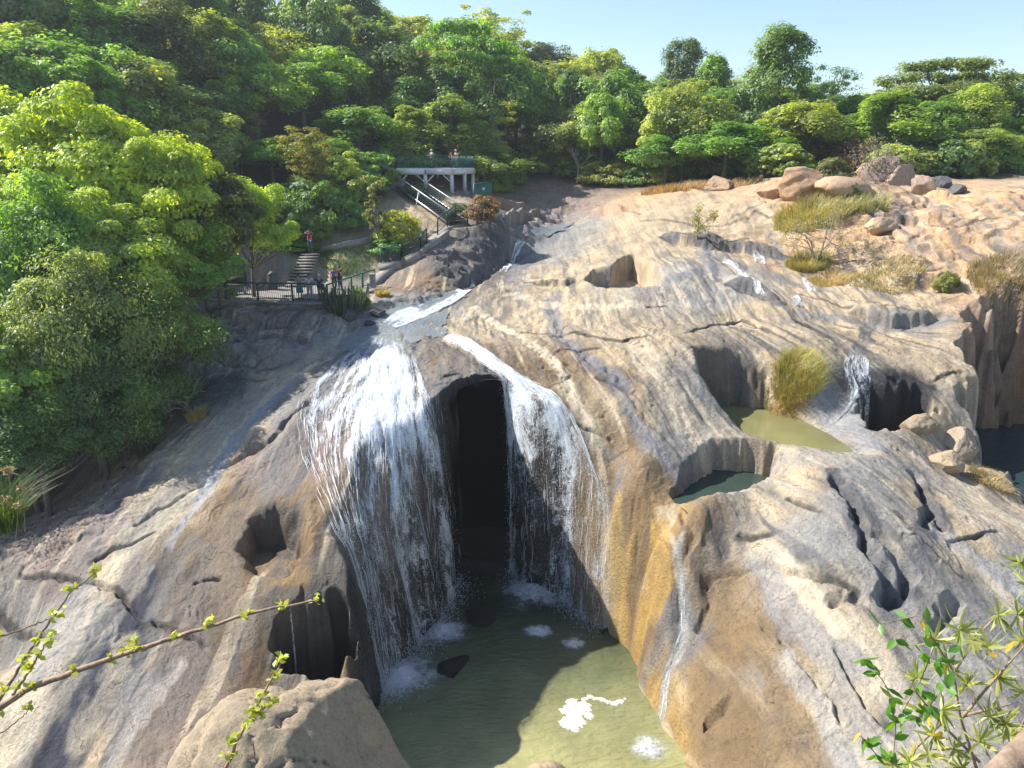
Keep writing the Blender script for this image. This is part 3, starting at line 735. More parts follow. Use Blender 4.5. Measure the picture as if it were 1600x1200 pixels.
# ================================================================== VEGETATION
def leaf_material(name='foliage', spread=0.35, trans=0.62, rough=0.5):
    m = bpy.data.materials.new(name); m.use_nodes = True
    t = m.node_tree
    for n in list(t.nodes): t.nodes.remove(n)
    oi = N(t, 'ShaderNodeObjectInfo')
    tc = N(t, 'ShaderNodeTexCoord')
    geo = N(t, 'ShaderNodeNewGeometry')
    n1 = N(t, 'ShaderNodeTexNoise', i_Scale=0.55, i_Detail=3.0)
    t.links.new(geo.outputs['Position'], n1.inputs['Vector'])
    rr = ramp(t, n1.outputs['Fac'], [(0.3, (1 - spread, 1 - spread * .8, 1 - spread * .6)), (0.5, (1, 1, 1)), (0.7, (1 + spread * 1.3, 1 + spread, 1))])
    c = mixc(t, 'MULTIPLY', 1.0, oi.outputs['Color'], rr)
    ri = ramp(t, geo.outputs['Random Per Island'], [(0.0, (.70, .78, .8)), (0.5, (1, 1, 1)), (0.92, (1.25, 1.18, 1.0)), (1.0, (1.7, 1.35, .9))])
    c = mixc(t, 'MULTIPLY', 1.0, c, ri)
    d = N(t, 'ShaderNodeBsdfDiffuse'); t.links.new(c, d.inputs['Color'])
    tr = N(t, 'ShaderNodeBsdfTranslucent')
    ct = mixc(t, 'MULTIPLY', 1.0, c, (1.35, 1.25, .55, 1)); t.links.new(ct, tr.inputs['Color'])
    mx = N(t, 'ShaderNodeMixShader'); mx.inputs[0].default_value = trans
    t.links.new(d.outputs[0], mx.inputs[1]); t.links.new(tr.outputs[0], mx.inputs[2])
    gl = N(t, 'ShaderNodeBsdfGlossy'); gl.inputs['Roughness'].default_value = rough; gl.inputs['Color'].default_value = (1, 1, 1, 1)
    m2 = N(t, 'ShaderNodeMixShader'); m2.inputs[0].default_value = 0.04
    t.links.new(mx.outputs[0], m2.inputs[1]); t.links.new(gl.outputs[0], m2.inputs[2])
    o = N(t, 'ShaderNodeOutputMaterial'); t.links.new(m2.outputs[0], o.inputs['Surface'])
    return m
LEAF = leaf_material()
BARK = plain('bark', (.16, .13, .10), .9, var=.35, scale=8, bump=.5)
PALEBARK = plain('pale_bark', (.34, .31, .27), .9, var=.25, scale=8, bump=.4)

def tube(path, rad, sides=6):
    path = np.asarray(path, float); rad = np.asarray(rad, float)
    n = len(path)
    tg = np.gradient(path, axis=0); tg /= np.linalg.norm(tg, axis=1)[:, None] + 1e-9
    ref = np.array([0.31, 0.17, 0.93]) if abs(tg[0, 2]) < .8 else np.array([1.0, .2, 0.1])
    a = np.cross(tg, ref); a /= np.linalg.norm(a, axis=1)[:, None] + 1e-9
    b = np.cross(tg, a)
    an = np.arange(sides) / sides * 2 * np.pi
    V = path[:, None] + rad[:, None, None] * (np.cos(an)[None, :, None] * a[:, None] + np.sin(an)[None, :, None] * b[:, None])
    V = V.reshape(-1, 3)
    i = np.arange(n - 1)[:, None] * sides; j = np.arange(sides)[None]; k = (j + 1) % sides
    Fq = np.stack([i + j, i + k, i + sides + k, i + sides + j], -1).reshape(-1, 4)
    return V, Fq
def join(parts):
    Vs, Fs, o = [], [], 0
    for V, Fq in parts:
        Vs.append(V); Fs.append(np.asarray(Fq) + o); o += len(V)
    return np.concatenate(Vs), np.concatenate(Fs)
def leaves(cent, nrm, size, r, aspect=0.55):
    """rhombic leaf faces"""
    n = len(cent)
    nrm = nrm / (np.linalg.norm(nrm, axis=1)[:, None] + 1e-9)
    q = r.normal(size=(n, 3)); a = np.cross(nrm, q); a /= np.linalg.norm(a, axis=1)[:, None] + 1e-9
    b = np.cross(nrm, a)
    s = np.asarray(size)[:, None]
    V = np.stack([cent - a * s, cent - b * s * aspect + nrm * s * .15, cent + a * s, cent + b * s * aspect + nrm * s * .15], 1).reshape(-1, 3)
    return V, np.arange(4 * n).reshape(-1, 4)

def crown_points(kind, r, n):
    """clump centres and radii in a unit crown (height 1, width 1, base of the trunk at 0)"""
    c = []
    if kind == 'round':
        for _ in range(n):
            d = r.normal(size=3); d /= np.linalg.norm(d); d[2] = abs(d[2]) * 1.0 - 0.45 * r.random()
            k = 0.36 + 0.10 * r.random()
            lob = 1 + 0.22 * math.sin(3 * math.atan2(d[1], d[0]) + kind_seed) + 0.12 * math.sin(7 * d[2] + 2 * kind_seed)
            k *= r.choice([1, 1, 1, .6])
            c.append((d[0] * k * lob, d[1] * k * lob, 0.53 + d[2] * 0.40 * (0.85 + .25 * r.random()), 0.10 + 0.05 * r.random()))
    elif kind == 'tall':
        for _ in range(n):
            h = r.random() ** 0.8; ang = r.random() * 6.28
            w = 0.42 * (1 - (h - .35) ** 2 * 1.9) * (0.5 + .5 * r.random() ** .5) * (1 + .25 * math.sin(ang * 2 + h * 9))
            c.append((math.cos(ang) * w, math.sin(ang) * w, 0.16 + h * 0.78, 0.085 + 0.05 * r.random()))
    elif kind == 'umbrella':
        for _ in range(n):
            ang = r.random() * 6.28; w = 0.47 * math.sqrt(r.random()); lay = r.integers(0, 3)
            if lay == 2: w *= .55
            if lay == 0 and w < .25: w += .2
            c.append((math.cos(ang) * w, math.sin(ang) * w, 0.68 + 0.12 * lay + 0.10 * (1 - (w / .47) ** 2) * .6 + r.normal() * .01, 0.07 + 0.03 * r.random()))
    elif kind == 'dense':
        for _ in range(n):
            up = r.random() < 0.28
            d = r.normal(size=3); d /= np.linalg.norm(d)
            if up: c.append((d[0] * .22 - .02, d[1] * .22, .84 + d[2] * .12, .08 + .04 * r.random()))
            else: c.append((d[0] * .40, d[1] * .40, .46 + d[2] * .28, .10 + .04 * r.random()))
    elif kind == 'feather':
        for _ in range(n):
            h = r.random(); ang = r.random() * 6.28; arm = int(r.integers(0, 7)); aa = arm * 2.3
            w = 0.13 + .12 * r.random()
            c.append((math.cos(aa) * .26 * h + math.cos(ang) * w, math.sin(aa) * .26 * h + math.sin(ang) * w, .25 + h * .7 * (0.75 + .04 * arm), .055 + .05 * r.random()))
    elif kind == 'bush':
        for _ in range(n):
            d = r.normal(size=3); d /= np.linalg.norm(d); d[2] = abs(d[2])
            k = .30 + .16 * r.random()
            c.append((d[0] * k, d[1] * k, .12 + d[2] * .78 * (.6 + .4 * r.random()), .12 + .06 * r.random()))
    return np.array(c)
kind_seed = 0.0
def make_tree(kind, seed, nclump, nleaf, leaf, height, width, flat=1.0, droop=0.0, trunk=0.018, limbs=9, aspect=.55, leafup=.55):
    """meshes of a tree of about the given real size; returns (crown mesh, trunk mesh, height, width)"""
    global kind_seed
    r = np.random.default_rng(seed); kind_seed = seed * 1.7
    cp = crown_points(kind, r, nclump)
    S = np.array([width, width, height])
    cc = cp[:, :3] * S; rad = cp[:, 3] * (width + height) / 2
    ci = np.repeat(np.arange(len(cc)), nleaf)
    d = r.normal(size=(len(ci), 3)); d /= np.linalg.norm(d, axis=1)[:, None]
    k = r.random(len(ci)) ** 0.35
    d[:, 2] = np.where(r.random(len(ci)) < leafup, np.abs(d[:, 2]), d[:, 2])
    rr_ = rad[ci] * (0.55 + .95 * r.random(len(cc))[ci] ** 1.5)
    off = d * (k * rr_)[:, None]; off[:, 2] *= (0.62 if kind != 'umbrella' else 0.30) * flat
    pos = cc[ci] + off
    out = cc[ci] - np.array([0, 0, height * .5])
    nr = d * 1.0 + r.normal(size=d.shape) * .55 + np.array([0, 0, .75 - droop]) + out / (np.linalg.norm(out, axis=1)[:, None] + 1e-6) * .5
    V, Fq = leaves(pos, nr, leaf * (0.6 + .8 * r.random(len(ci))), r, aspect)
    crown = np_mesh('crown', V, Fq, False)
    parts = []
    top = np.array([r.normal() * .03 * width, r.normal() * .03 * width, height * (.8 if kind != 'umbrella' else .62)])
    p = np.linspace(0, 1, 7)[:, None] * top + np.stack([np.sin(np.linspace(0, 4, 7) + seed) * .02 * width, np.cos(np.linspace(0, 3, 7) + seed) * .02 * width, np.zeros(7)], 1)
    p[0, 2] = -0.8
    parts.append(tube(p, height * trunk * np.linspace(1.25, .3, 7), 7))
    for i in r.choice(len(cc), min(limbs, len(cc)), replace=False):
        h0 = min(max(.25, cc[i][2] / height - .25 - .1 * r.random()), .6) * height
        st = np.array([np.interp(h0, p[:, 2], p[:, 0]), np.interp(h0, p[:, 2], p[:, 1]), h0])
        tt = np.linspace(0, 1, 6)[:, None]
        q = st + (cc[i] - st) * tt + np.array([0, 0, .06 * height]) * np.sin(tt * 3.14) * -0.5 + r.normal(size=(6, 3)) * .008 * height * tt
        parts.append(tube(q, height * trunk * np.linspace(.5, .14, 6), 5))
    tm = np_mesh('trunk', *join(parts))
    crown.materials.append(LEAF); tm.materials.append(BARK)
    return crown, tm, height, width
def place_tree(proto, name, loc, h, w, rot, color, label, cat='tree', group=None, pale=False):
    cm, tm, ph, pw = proto
    root = empty(name, loc, label, cat, group)
    root.rotation_euler = (0, 0, rot)
    if color is not None and max(color) < .17 and color not in (MG, DG, GG, TEAL, PG): color = _b(color)
    for part, me_, c in (('crown', cm, color), ('trunk', tm, None)):
        o = bpy.data.objects.new(part, me_); COL.objects.link(o)
        o.parent = root
        o.scale = (w / pw, w / pw, h / ph)
        if c is not None: o.color = (*c, 1)
    return root

FAR = {
 'round': [make_tree('round', s, 70, 260, .18, 11, 9.5, flat=1.35) for s in (1, 2, 3, 13)],
 'tall': [make_tree('tall', s, 80, 230, .17, 13, 8, flat=1.4) for s in (4, 5, 14)],
 'umbrella': [make_tree('umbrella', s, 130, 150, .16, 11, 15, limbs=22, flat=1.8) for s in (6, 7)],
 'dense': [make_tree('dense', 8, 110, 260, .18, 15, 12, flat=1.35)],
 'feather': [make_tree('feather', s, 110, 130, .16, 15, 8.5, droop=.6, limbs=18, aspect=.3) for s in (9, 10)],
 'bush': [make_tree('bush', s, 60, 110, .17, 3.2, 4.2, trunk=.012) for s in (11, 12)],
}
NEAR = {
 'round': [make_tree('round', s, 85, 520, .15, 12, 10, limbs=26, leafup=.8) for s in (21, 22)],
 'tall': [make_tree('tall', s, 110, 330, .15, 14, 9, limbs=20, aspect=.4, leafup=.7) for s in (23,)],
 'dense': [make_tree('round', 24, 120, 400, .13, 12, 10, droop=.3, limbs=24, aspect=.38, leafup=.6)],
}
def _b(c, k=3.1): return (min(.6, c[0] * k * 1.12), min(.6, c[1] * k * 1.12), c[2] * k * .72)
YG, MG, DG, OG, GG, PG, TEAL, DRY = map(_b, ((.135,.185,.022), (.070,.125,.026), (.030,.062,.024), (.105,.115,.035), (.085,.110,.050), (.125,.15,.055), (.045,.085,.045), (.13,.105,.06)))
PROJ = lambda p: project(np.asarray(p, float))
def tree_at(proto, name, u, vtop, d, wpx, color, label, rot=None, cat='tree', group=None, hmin=3.0, base=None):
    x = P(u, vtop, d)[0]; zb = float(grid_z(x, d)) if base is None else base
    zt = P(u, vtop, d)[2]
    h = max(hmin, zt - zb)
    dep = d * math.cos(PITCH) + (CAMZ - (zb + h * .6)) * math.sin(PITCH)
    w = wpx * dep / F
    return place_tree(proto, name, (x, d, zb - .1), h / 0.985, w, random.random() * 6.28 if rot is None else rot, color, label, cat, group)

# --- the near wood on the left bank
LEFT = [
 ('round',0,  30,112,48,250,YG,'bright yellow-green crown at the left edge above the near wood'),
 ('round',1, 140,122,46,240,YG,'sunlit lime-green tree with the highest round crown of the near wood'),
 ('round',0, 245,185,45,200,YG,'lime-green tree stepping down right of the highest near crown'),
 ('round',1, 318,236,47,170,(.13,.17,.03),'bright green tree on the shoulder of the near wood above the stone terrace'),
 ('round',0, 378,262,50,125,(.115,.16,.03),'rightmost green tree of the near wood overhanging the terrace'),
 ('dense',0,  50,250,39,250,MG,'mid-green tree below the lime crowns at the left edge'),
 ('round',1, 170,285,40,230,(.11,.15,.03),'spreading green tree in the middle of the near wood'),
 ('round',0, 262,322,43,165,MG,'green tree beside the terrace with shaded lower branches'),
 ('tall',0,  312,352,46,110,(.08,.125,.03),'narrow green tree next to the terrace railing'),
 ('dense',0, 100,375,35,230,GG,'grey-green tree with sunlit leaf tufts low in the near wood'),
 ('dense',0, 215,420,37,190,(.06,.095,.03),'shaded dark tree behind the bare shrub'),
 ('round',1,  -5,470,32.5,220,(.085,.135,.03),'green tree cut by the left edge low in the near wood'),
 ('dense',0, 130,520,33.5,190,(.05,.085,.03),'dark tree hanging over the ravine beside the slab'),
 ('dense',0, 225,560,36,140,(.04,.075,.028),'small dark tree at the edge of the rough grey rock'),
 ('dense',0,  40,590,31,200,(.04,.075,.028),'lowest dark tree in the ravine beside the slab'),
 ('round',0,-150,300,40,260,MG,'green tree just outside the left edge'),
 ('round',1,-220,420,33,260,MG,'green tree far outside the left edge'),
]
for k, i, u, vt, d, w, c, lab in LEFT:
    tree_at(NEAR[k][i % len(NEAR[k])], 'broadleaf_tree', u, vt, d, w, c, lab)

# --- forest on the slopes behind
_bu = np.array([300,440,500,560,620,760,780,850,900,950,1000,1150,1240,1330,1400,1500,1600,1800])
_bv = np.array([330,350,330,300,262,296,270,246,280,285,282,272,258,262,270,280,246,240])
_su = np.array([-400,300,540,600,650,690,720,800,840,870,950,1030,1090,1150,1200,1280,1350,1420,1540,1600,2000])
_sv = np.array([-260,-160,-40,5,40,48,40,25,45,62,80,108,92,112,100,128,132,122,120,138,150])
NAMED = [
 ('round',1,420,212,70,130,MG,'green tree filling the gap between the near wood and the slender yellowish tree'),
 ('tall',2,520,215,72,90,(.06,.11,.03),'dark green tree between the slender yellowish tree and the deck'),
 ('feather',0,765,2,125,150,PG,'wispy pale tree standing highest on the skyline above the deck'),
 ('umbrella',0,722,42,102,185,(.07,.13,.035),'flat-topped tree with tiered green crown high behind the viewing deck'),
 ('round',1,640,22,130,110,PG,'pale rounded tree on the skyline left of the flat-topped tree'),
 ('dense',0,560,-8,120,130,DG,'dark tall tree at the top edge where the sky begins'),
 ('round',2,940,66,120,110,PG,'pale rounded crown on the falling skyline right of the wispy tree'),
 ('dense',0,1072,66,118,110,(.035,.06,.035),'dark round tree on the skyline left of the tall double crown'),
 ('tall',0,1118,84,112,80,(.07,.12,.035),'green tree tucked right of the dark round skyline tree'),
 ('dense',0,1224,46,90,150,(.05,.085,.03),'tall dark tree with a second small crown on top, rising above the skyline'),
 ('feather',1,1305,95,100,90,DG,'dark wispy tree right of the tall double-crowned tree'),
 ('umbrella',1,1480,100,96,230,(.24,.31,.08),'spreading layered light-green tree on the right skyline'),
 ('round',0,1585,126,100,90,DG,'dark tree on the skyline at the right edge'),
 ('round',0,1075,120,86,150,(.105,.13,.05),'olive tree with a domed crown above the tan ridge'),
 ('round',1,1140,185,80,170,(.06,.115,.03),'broad green tree at the rock edge below the double-crowned tree'),
 ('round',2,1265,150,82,160,(.10,.125,.04),'wide olive-green tree behind the orange block'),
 ('round',1,1040,205,84,130,(.05,.10,.03),'dark green tree at the forest foot left of the olive dome'),
 ('tall',1,1350,175,84,120,(.07,.13,.04),'bright green tree between the olive tree and the layered tree'),
 ('round',0,1440,190,82,150,(.085,.13,.04),'leafy green tree below the layered light-green tree'),
 ('round',2,1530,195,80,130,(.09,.12,.05),'grey-green tree left of the right edge above the boulders'),
 ('round',1,1600,180,84,130,(.10,.16,.04),'bright green tree at the right edge of the forest'),
 ('bush',0,1230,215,76,110,(.09,.12,.045),'low olive shrubby tree behind the orange block'),
 ('round',0,970,100,98,130,(.055,.10,.03),'rounded green tree in the saddle above the gorge head'),
 ('round',1,945,140,92,100,(.09,.14,.035),'light green round crown in front of the saddle tree'),
 ('tall',0,890,110,100,90,TEAL,'shadowed blue-green tree left of the saddle'),
 ('tall',1,640,165,82,110,(.10,.13,.04),'sunlit olive-green tree behind the left end of the deck'),
 ('round',2,560,160,80,150,(.06,.11,.03),'deep green tree left of the deck with leafy clumps'),
 ('tall',0,700,150,86,120,(.085,.12,.04),'pale olive tree directly behind the viewing deck'),
 ('round',1,770,225,84,120,(.07,.105,.035),'low green tree right of the viewing deck'),
 ('feather',0,480,185,66,110,(.26,.27,.05),'slender yellowish tree between the near wood and the deck'),
 ('feather',1,410,30,90,150,PG,'tall pale feathery tree high on the upper left slope'),
 ('feather',0,330,60,86,150,(.14,.16,.06),'tall feathery tree left of the palest feathery one'),
 ('feather',1,180,20,84,160,GG,'grey feathery tree on the upper left slope'),
 ('round',2,220,75,78,200,(.05,.075,.045),'dark bluish tree in shadow above the lime crowns'),
 ('round',0,300,130,72,180,(.05,.085,.04),'dark shaded tree right of the bluish one'),
 ('round',1,60,20,80,200,(.11,.15,.05),'pale green tree in the upper left corner'),
 ('round',2,470,90,86,150,(.075,.13,.04),'green tree in the middle of the left slope'),
 ('tall',1,545,70,98,120,(.08,.135,.035),'leafy green tree below the dark tall tree at the top edge'),
]
placed = []
for k, i, u, vt, d, w, c, lab in NAMED:
    o = tree_at(FAR[k][i % len(FAR[k])], 'forest_tree', u, vt, d, w, c, lab)
    placed.append((o.location.x, o.location.y))
zones = [(-999, 520, 'upper left slope'), (520, 900, 'slope behind the viewing deck'), (900, 2500, 'far bank at the right')]
kinds = ['round', 'round', 'round', 'tall', 'tall', 'feather', 'dense']
words = {'round': 'round bushy tree', 'tall': 'upright leafy tree', 'feather': 'thin feathery tree', 'dense': 'dark dense tree'}
pal = [(.06,.11,.03), (.085,.13,.035), (.045,.085,.03), (.10,.125,.045), (.12,.155,.05), (.05,.085,.04), (.09,.11,.055), (.07,.125,.03)]
rf = random.Random(4)
cand = []
y = 56.0
while y < 170:
    sp = 4.6 + (y - 56) * .035
    x = -y * 1.0
    while x < y * 0.92:
        cand.append((x + rf.uniform(-.4, .4) * sp, y + rf.uniform(-.4, .4) * sp, sp)); x += sp
    y += sp * .92
COV = np.zeros((150, 200), bool)          # what nearer trees already hide (8 px cells): hidden trees are left out
_gx, _gy = np.meshgrid(np.arange(200) * 8 + 4, np.arange(150) * 8 + 4)
def cover(x, y, zb, h, w, mark=True):
    u, v = project(np.array([x, y, zb + h * .55])); dep = y
    if u < -120 or u > 1720: return 1.0
    m = ((_gx - u) / (w * .40 * F / dep)) ** 2 + ((_gy - v) / (h * .36 * F / dep)) ** 2 < 1
    if not m.any(): return 1.0 if -60 < u < 1660 and -60 < v < 1200 else 0.0
    f = COV[m].mean()
    if mark: COV[m] = True
    return f
for o in [q for q in COL.objects if q.name.startswith('broadleaf_tree')]:
    ch = o.children[0]; cover(o.location.x, o.location.y, o.location.z, ch.scale.z * 12, ch.scale.x * 10)
LITSPOTS = [tuple(P(u, v, d)) for u, v, d in ((625,255,77),(680,255,77),(735,258,80),(680,310,71),(622,350,64),(560,385,60),(700,320,70),(530,420,55))]
plan = []
for x, yy, sp in sorted(cand, key=lambda q: q[1]):
    zb = float(grid_z(x, yy)); u, v = PROJ((x, yy, zb))
    if u < -250 or u > 1850: continue
    if v > np.interp(u, _bu, _bv) - 2: continue
    if any((x - a) ** 2 + (yy - b) ** 2 < (sp * .55) ** 2 for a, b in placed): continue
    h = rf.uniform(9, 15) * (1.0 if u < 900 else .9)
    vs = np.interp(u, _su, _sv) + rf.uniform(4, 28)
    h = min(h, P(u, vs, yy)[2] - zb)
    if h < 3.2: continue
    k = rf.choice(kinds); c = rf.choice(pal)
    if k == 'dense': c = (.04, .075, .03)
    if k == 'feather': c = rf.choice([(.13,.15,.06), (.11,.125,.06), (.15,.15,.07)])
    f = rf.uniform(.8, 1.25); c = tuple(q * f for q in c)
    zn = next(z for a, b, z in zones if a <= u < b)
    pr = rf.choice(FAR[k]); w = min(pr[3] * rf.uniform(.95, 1.3), h * 1.2)
    for tx, ty, tz in LITSPOTS:                        # keep the sun on the deck, stairs and terrace
        ax, ay = x - tx, yy - ty; along = ax * SUN_AZ.x + ay * SUN_AZ.y
        if along > 0 and abs(ax * SUN_AZ.y - ay * SUN_AZ.x) < w * .5 + 2.0:
            h = min(h, tz + max(0, along - w * .4) * math.tan(SUN_EL) - zb)
    if h < 3.0: continue
    w = min(w, h * 1.2)
    cvr = cover(x, yy, zb, h, w)
    if cvr > .92: continue
    plan.append((k, pr, x, yy, zb, h, w, c, zn, cvr))
plan = sorted(plan, key=lambda q: q[-1])[:262]
plan = [q[:-1] for q in plan]
for k, pr, x, yy, zb, h, w, c, zn in plan:
    place_tree(pr, 'forest_tree', (x, yy, zb - .3), h, w, rf.random() * 6.28, c,
               '%s in the close forest on the %s' % (words[k], zn), 'tree', '%ss on the %s' % (words[k], zn))
nf = len(plan)
print('forest', nf)

# understorey along the foot of the forest
UND = []
rb = random.Random(12)
for u in list(range(450, 620, 26)) + list(range(745, 1640, 21)):
    v = float(np.interp(u, _bu, _bv)) - rb.uniform(-3, 6)
    g = ground(u, v, ymin=56)
    if g[1] > 125: g = P(u, v, 96); g[2] = grid_z(g[0], g[1])
    zn = 'left of the deck' if u < 640 else 'behind the gorge head' if u < 1000 else 'behind the orange rocks'
    place_tree(rb.choice(FAR['bush']), 'forest_bush', (g[0], g[1], g[2] - .3), rb.uniform(2.2, 4.6), rb.uniform(3.6, 6.2), rb.random() * 6, rb.choice(pal),
               'leafy bush at the forest foot %s' % zn, 'bush', 'bushes at the forest foot %s' % zn)

# ================================================================== FALLING WATER
def white_material(name, across=11.0, along=0.9, hard=0.10, tint=(.86, .90, .94)):
    m = bpy.data.materials.new(name); m.use_nodes = True; t = m.node_tree
    for n in list(t.nodes): t.nodes.remove(n)
    uv = N(t, 'ShaderNodeUVMap', uv_map='flow')
    de = N(t, 'ShaderNodeAttribute', attribute_name='dens')
    def nz(a, l, det, rough, dist):
        mp = N(t, 'ShaderNodeMapping'); mp.inputs['Scale'].default_value = (a, l, 1)
        t.links.new(uv.outputs[0], mp.inputs['Vector'])
        n = N(t, 'ShaderNodeTexNoise', i_Scale=1.0, i_Detail=det, i_Roughness=rough, i_Distortion=dist)
        t.links.new(mp.outputs[0], n.inputs['Vector']); return n.outputs['Fac']
    a = nz(across * .22, along * .30, 3.0, .5, .3); b_ = nz(across, along * 1.4, 5.0, .65, .5); c = nz(across * 3.2, along * 7, 3.0, .6, .3)
    s = mth(t, 'ADD', mth(t, 'MULTIPLY', a, .8), mth(t, 'ADD', mth(t, 'MULTIPLY', b_, .75), mth(t, 'MULTIPLY', c, .65)))   # mean 1.10
    s = mth(t, 'ADD', mth(t, 'SUBTRACT', s, 1.10 + .33), mth(t, 'MULTIPLY', de.outputs['Fac'], .66))
    al = N(t, 'ShaderNodeMapRange', interpolation_type='SMOOTHSTEP'); t.links.new(s, al.inputs[0])
    al.inputs[1].default_value = -hard * 1.3; al.inputs[2].default_value = hard * 1.3
    alpha = mth(t, 'MULTIPLY', al.outputs[0], mth(t, 'MULTIPLY', de.outputs['Fac'], 2.2, clamp=True))
    tr = N(t, 'ShaderNodeBsdfTransparent')
    d = N(t, 'ShaderNodeBsdfDiffuse'); d.inputs['Color'].default_value = (*tint, 1)
    tl = N(t, 'ShaderNodeBsdfTranslucent'); tl.inputs['Color'].default_value = (*tint, 1)
    gl = N(t, 'ShaderNodeBsdfGlossy'); gl.inputs['Roughness'].default_value = .35
    bp = N(t, 'ShaderNodeBump', i_Strength=.6, i_Distance=.05); t.links.new(s, bp.inputs['Height'])
    for n in (d, gl): t.links.new(bp.outputs[0], n.inputs['Normal'])
    m1 = N(t, 'ShaderNodeMixShader'); m1.inputs[0].default_value = .35; t.links.new(d.outputs[0], m1.inputs[1]); t.links.new(tl.outputs[0], m1.inputs[2])
    m2 = N(t, 'ShaderNodeMixShader'); m2.inputs[0].default_value = .12; t.links.new(m1.outputs[0], m2.inputs[1]); t.links.new(gl.outputs[0], m2.inputs[2])
    m3 = N(t, 'ShaderNodeMixShader'); t.links.new(alpha, m3.inputs[0]); t.links.new(tr.outputs[0], m3.inputs[1]); t.links.new(m2.outputs[0], m3.inputs[2])
    o = N(t, 'ShaderNodeOutputMaterial'); t.links.new(m3.outputs[0], o.inputs['Surface'])
    return m
WHITE = white_material('white_water', 11.0, 1.7)
DROP, _t, _bs = new_mat('water_drops')
_bs.inputs['Base Color'].default_value = (.85, .9, .95, 1); _bs.inputs['Roughness'].default_value = .3
_bs.inputs['Transmission Weight'].default_value = 0.15

def resample(pts, n):
    pts = np.asarray(pts, float); L = np.concatenate([[0], np.cumsum(np.linalg.norm(np.diff(pts, axis=0), axis=1))])
    q = np.linspace(0, L[-1], n)
    return np.stack([np.interp(q, L, pts[:, k]) for k in range(pts.shape[1])], 1)
def flow_lines(guides, n, bottom=None, lift=.05, speed=1.0, m=60, jit=0.0, seed=0):
    """n water paths: along the rock between picture guides, then in free fall down to z = bottom"""
    r = np.random.default_rng(seed)
    gw_ = [resample(np.array([ground(u, v)[:2] for u, v in g]), m) for g in guides]
    out = []
    for k in range(n):
        s = (k + .5) / n * (len(guides) - 1)
        if jit: s = np.clip(s + r.normal() * jit, 0, len(guides) - 1)
        i = min(int(s), len(guides) - 2); f = s - i
        xy = gw_[i] * (1 - f) + gw_[i + 1] * f
        z = grid_z(xy[:, 0], xy[:, 1]) + lift
        z = np.convolve(np.pad(z, 2, mode='edge'), np.ones(5) / 5, 'valid')
        z = np.maximum(z, grid_z(xy[:, 0], xy[:, 1]) + lift)
        p = np.concatenate([xy, z[:, None]], 1)
        nf_ = 0
        if bottom is not None:
            v = (p[-1] - p[-4]); L = np.linalg.norm(v[:2]) + 1e-6
            v = v / L * speed; v[2] = min(v[2], 0)
            q = p[-1].copy(); fall = []
            while q[2] > bottom and len(fall) < 400:
                v[2] -= 9.8 * .02; q = q + v * .02
                gz = float(grid_z(q[0], q[1])) + lift
                if q[2] < gz and q[2] > bottom + .5:
                    e = .15; gr = np.array([float(grid_z(q[0] + e, q[1]) - grid_z(q[0] - e, q[1])), float(grid_z(q[0], q[1] + e) - grid_z(q[0], q[1] - e))])
                    q[:2] -= gr / (np.linalg.norm(gr) + 1e-6) * .04
                    q[2] = max(q[2], min(gz, q[2] + .10)); v[:2] *= .9; v[2] *= .97
                fall.append(q.copy())
            nf_ = len(fall)
            if fall: p = np.concatenate([p, np.array(fall)])
        out.append((p, nf_))
    return out
def sheet(name, lines, dens, mat, parent=None, rows=90, off=None):
    """a water skin through neighbouring paths; dens(s across, t along) gives how white it is"""
    G = np.stack([resample(p, rows) for p, _ in lines])            # n, rows, 3
    if off is not None: G = G + off(G)
    n = len(G)
    wid = np.concatenate([[0], np.cumsum(np.linalg.norm(np.diff(G[:, rows // 3], axis=0), axis=1))])
    L = np.concatenate([np.zeros((n, 1)), np.cumsum(np.linalg.norm(np.diff(G, axis=1), axis=2), axis=1)], 1)
    ix = np.arange(n * rows).reshape(n, rows)
    q = np.stack([ix[:-1, :-1], ix[1:, :-1], ix[1:, 1:], ix[:-1, 1:]], -1).reshape(-1, 4)
    me = np_mesh(name, G.reshape(-1, 3), q)
    uvl = me.uv_layers.new(name='flow')
    UV = np.stack([np.repeat(wid[:, None], rows, 1), L], -1).reshape(-1, 2)
    uvl.data.foreach_set('uv', UV[q.ravel()].astype(np.float32).ravel())
    S, T = np.meshgrid(np.linspace(0, 1, n), np.linspace(0, 1, rows), indexing='ij')
    D = dens(S, T, G) if dens.__code__.co_argcount == 3 else dens(S, T)
    D = D * sstep(0, .06, S) * sstep(0, .06, 1 - S) if n > 3 else D
    a_ = me.attributes.new('dens', 'FLOAT', 'POINT'); a_.data.foreach_set('value', np.clip(D, 0, 1).astype(np.float32).ravel())
    return obj(name, me, mat, parent)
def strands(name, lines, parent, seed, rad=.018, lo=.3, hi=1.0, per=3, spread=.06):
    r = np.random.default_rng(seed); parts = []
    for p, nf_ in lines:
        Q = resample(p, 120)
        for _ in range(per):
            a = r.uniform(lo, hi); b = min(1, a + r.uniform(.012, .07)); i0, i1 = int(a * 119), int(b * 119)
            if i1 - i0 < 1: continue
            i1 = max(i1, i0 + 2); i1 = min(i1, 119); i0 = i1 - max(2, i1 - i0)
            seg = Q[i0:i1 + 1] + r.normal(size=3) * np.array([spread, spread, 0]) + np.cumsum(r.normal(size=(i1 - i0 + 1, 3)) * .012, 0)
            k = np.linspace(0, 1, len(seg))
            parts.append(tube(seg, rad * r.uniform(.4, 1.2) * np.sin(np.clip(k, .02, .98) * math.pi) ** .6, 3))
    return obj(name, np_mesh(name, *join(parts)), DROP, parent)
_OCT = np.array([(1,0,0),(-1,0,0),(0,1,0),(0,-1,0),(0,0,1.6),(0,0,-1.6)], float)
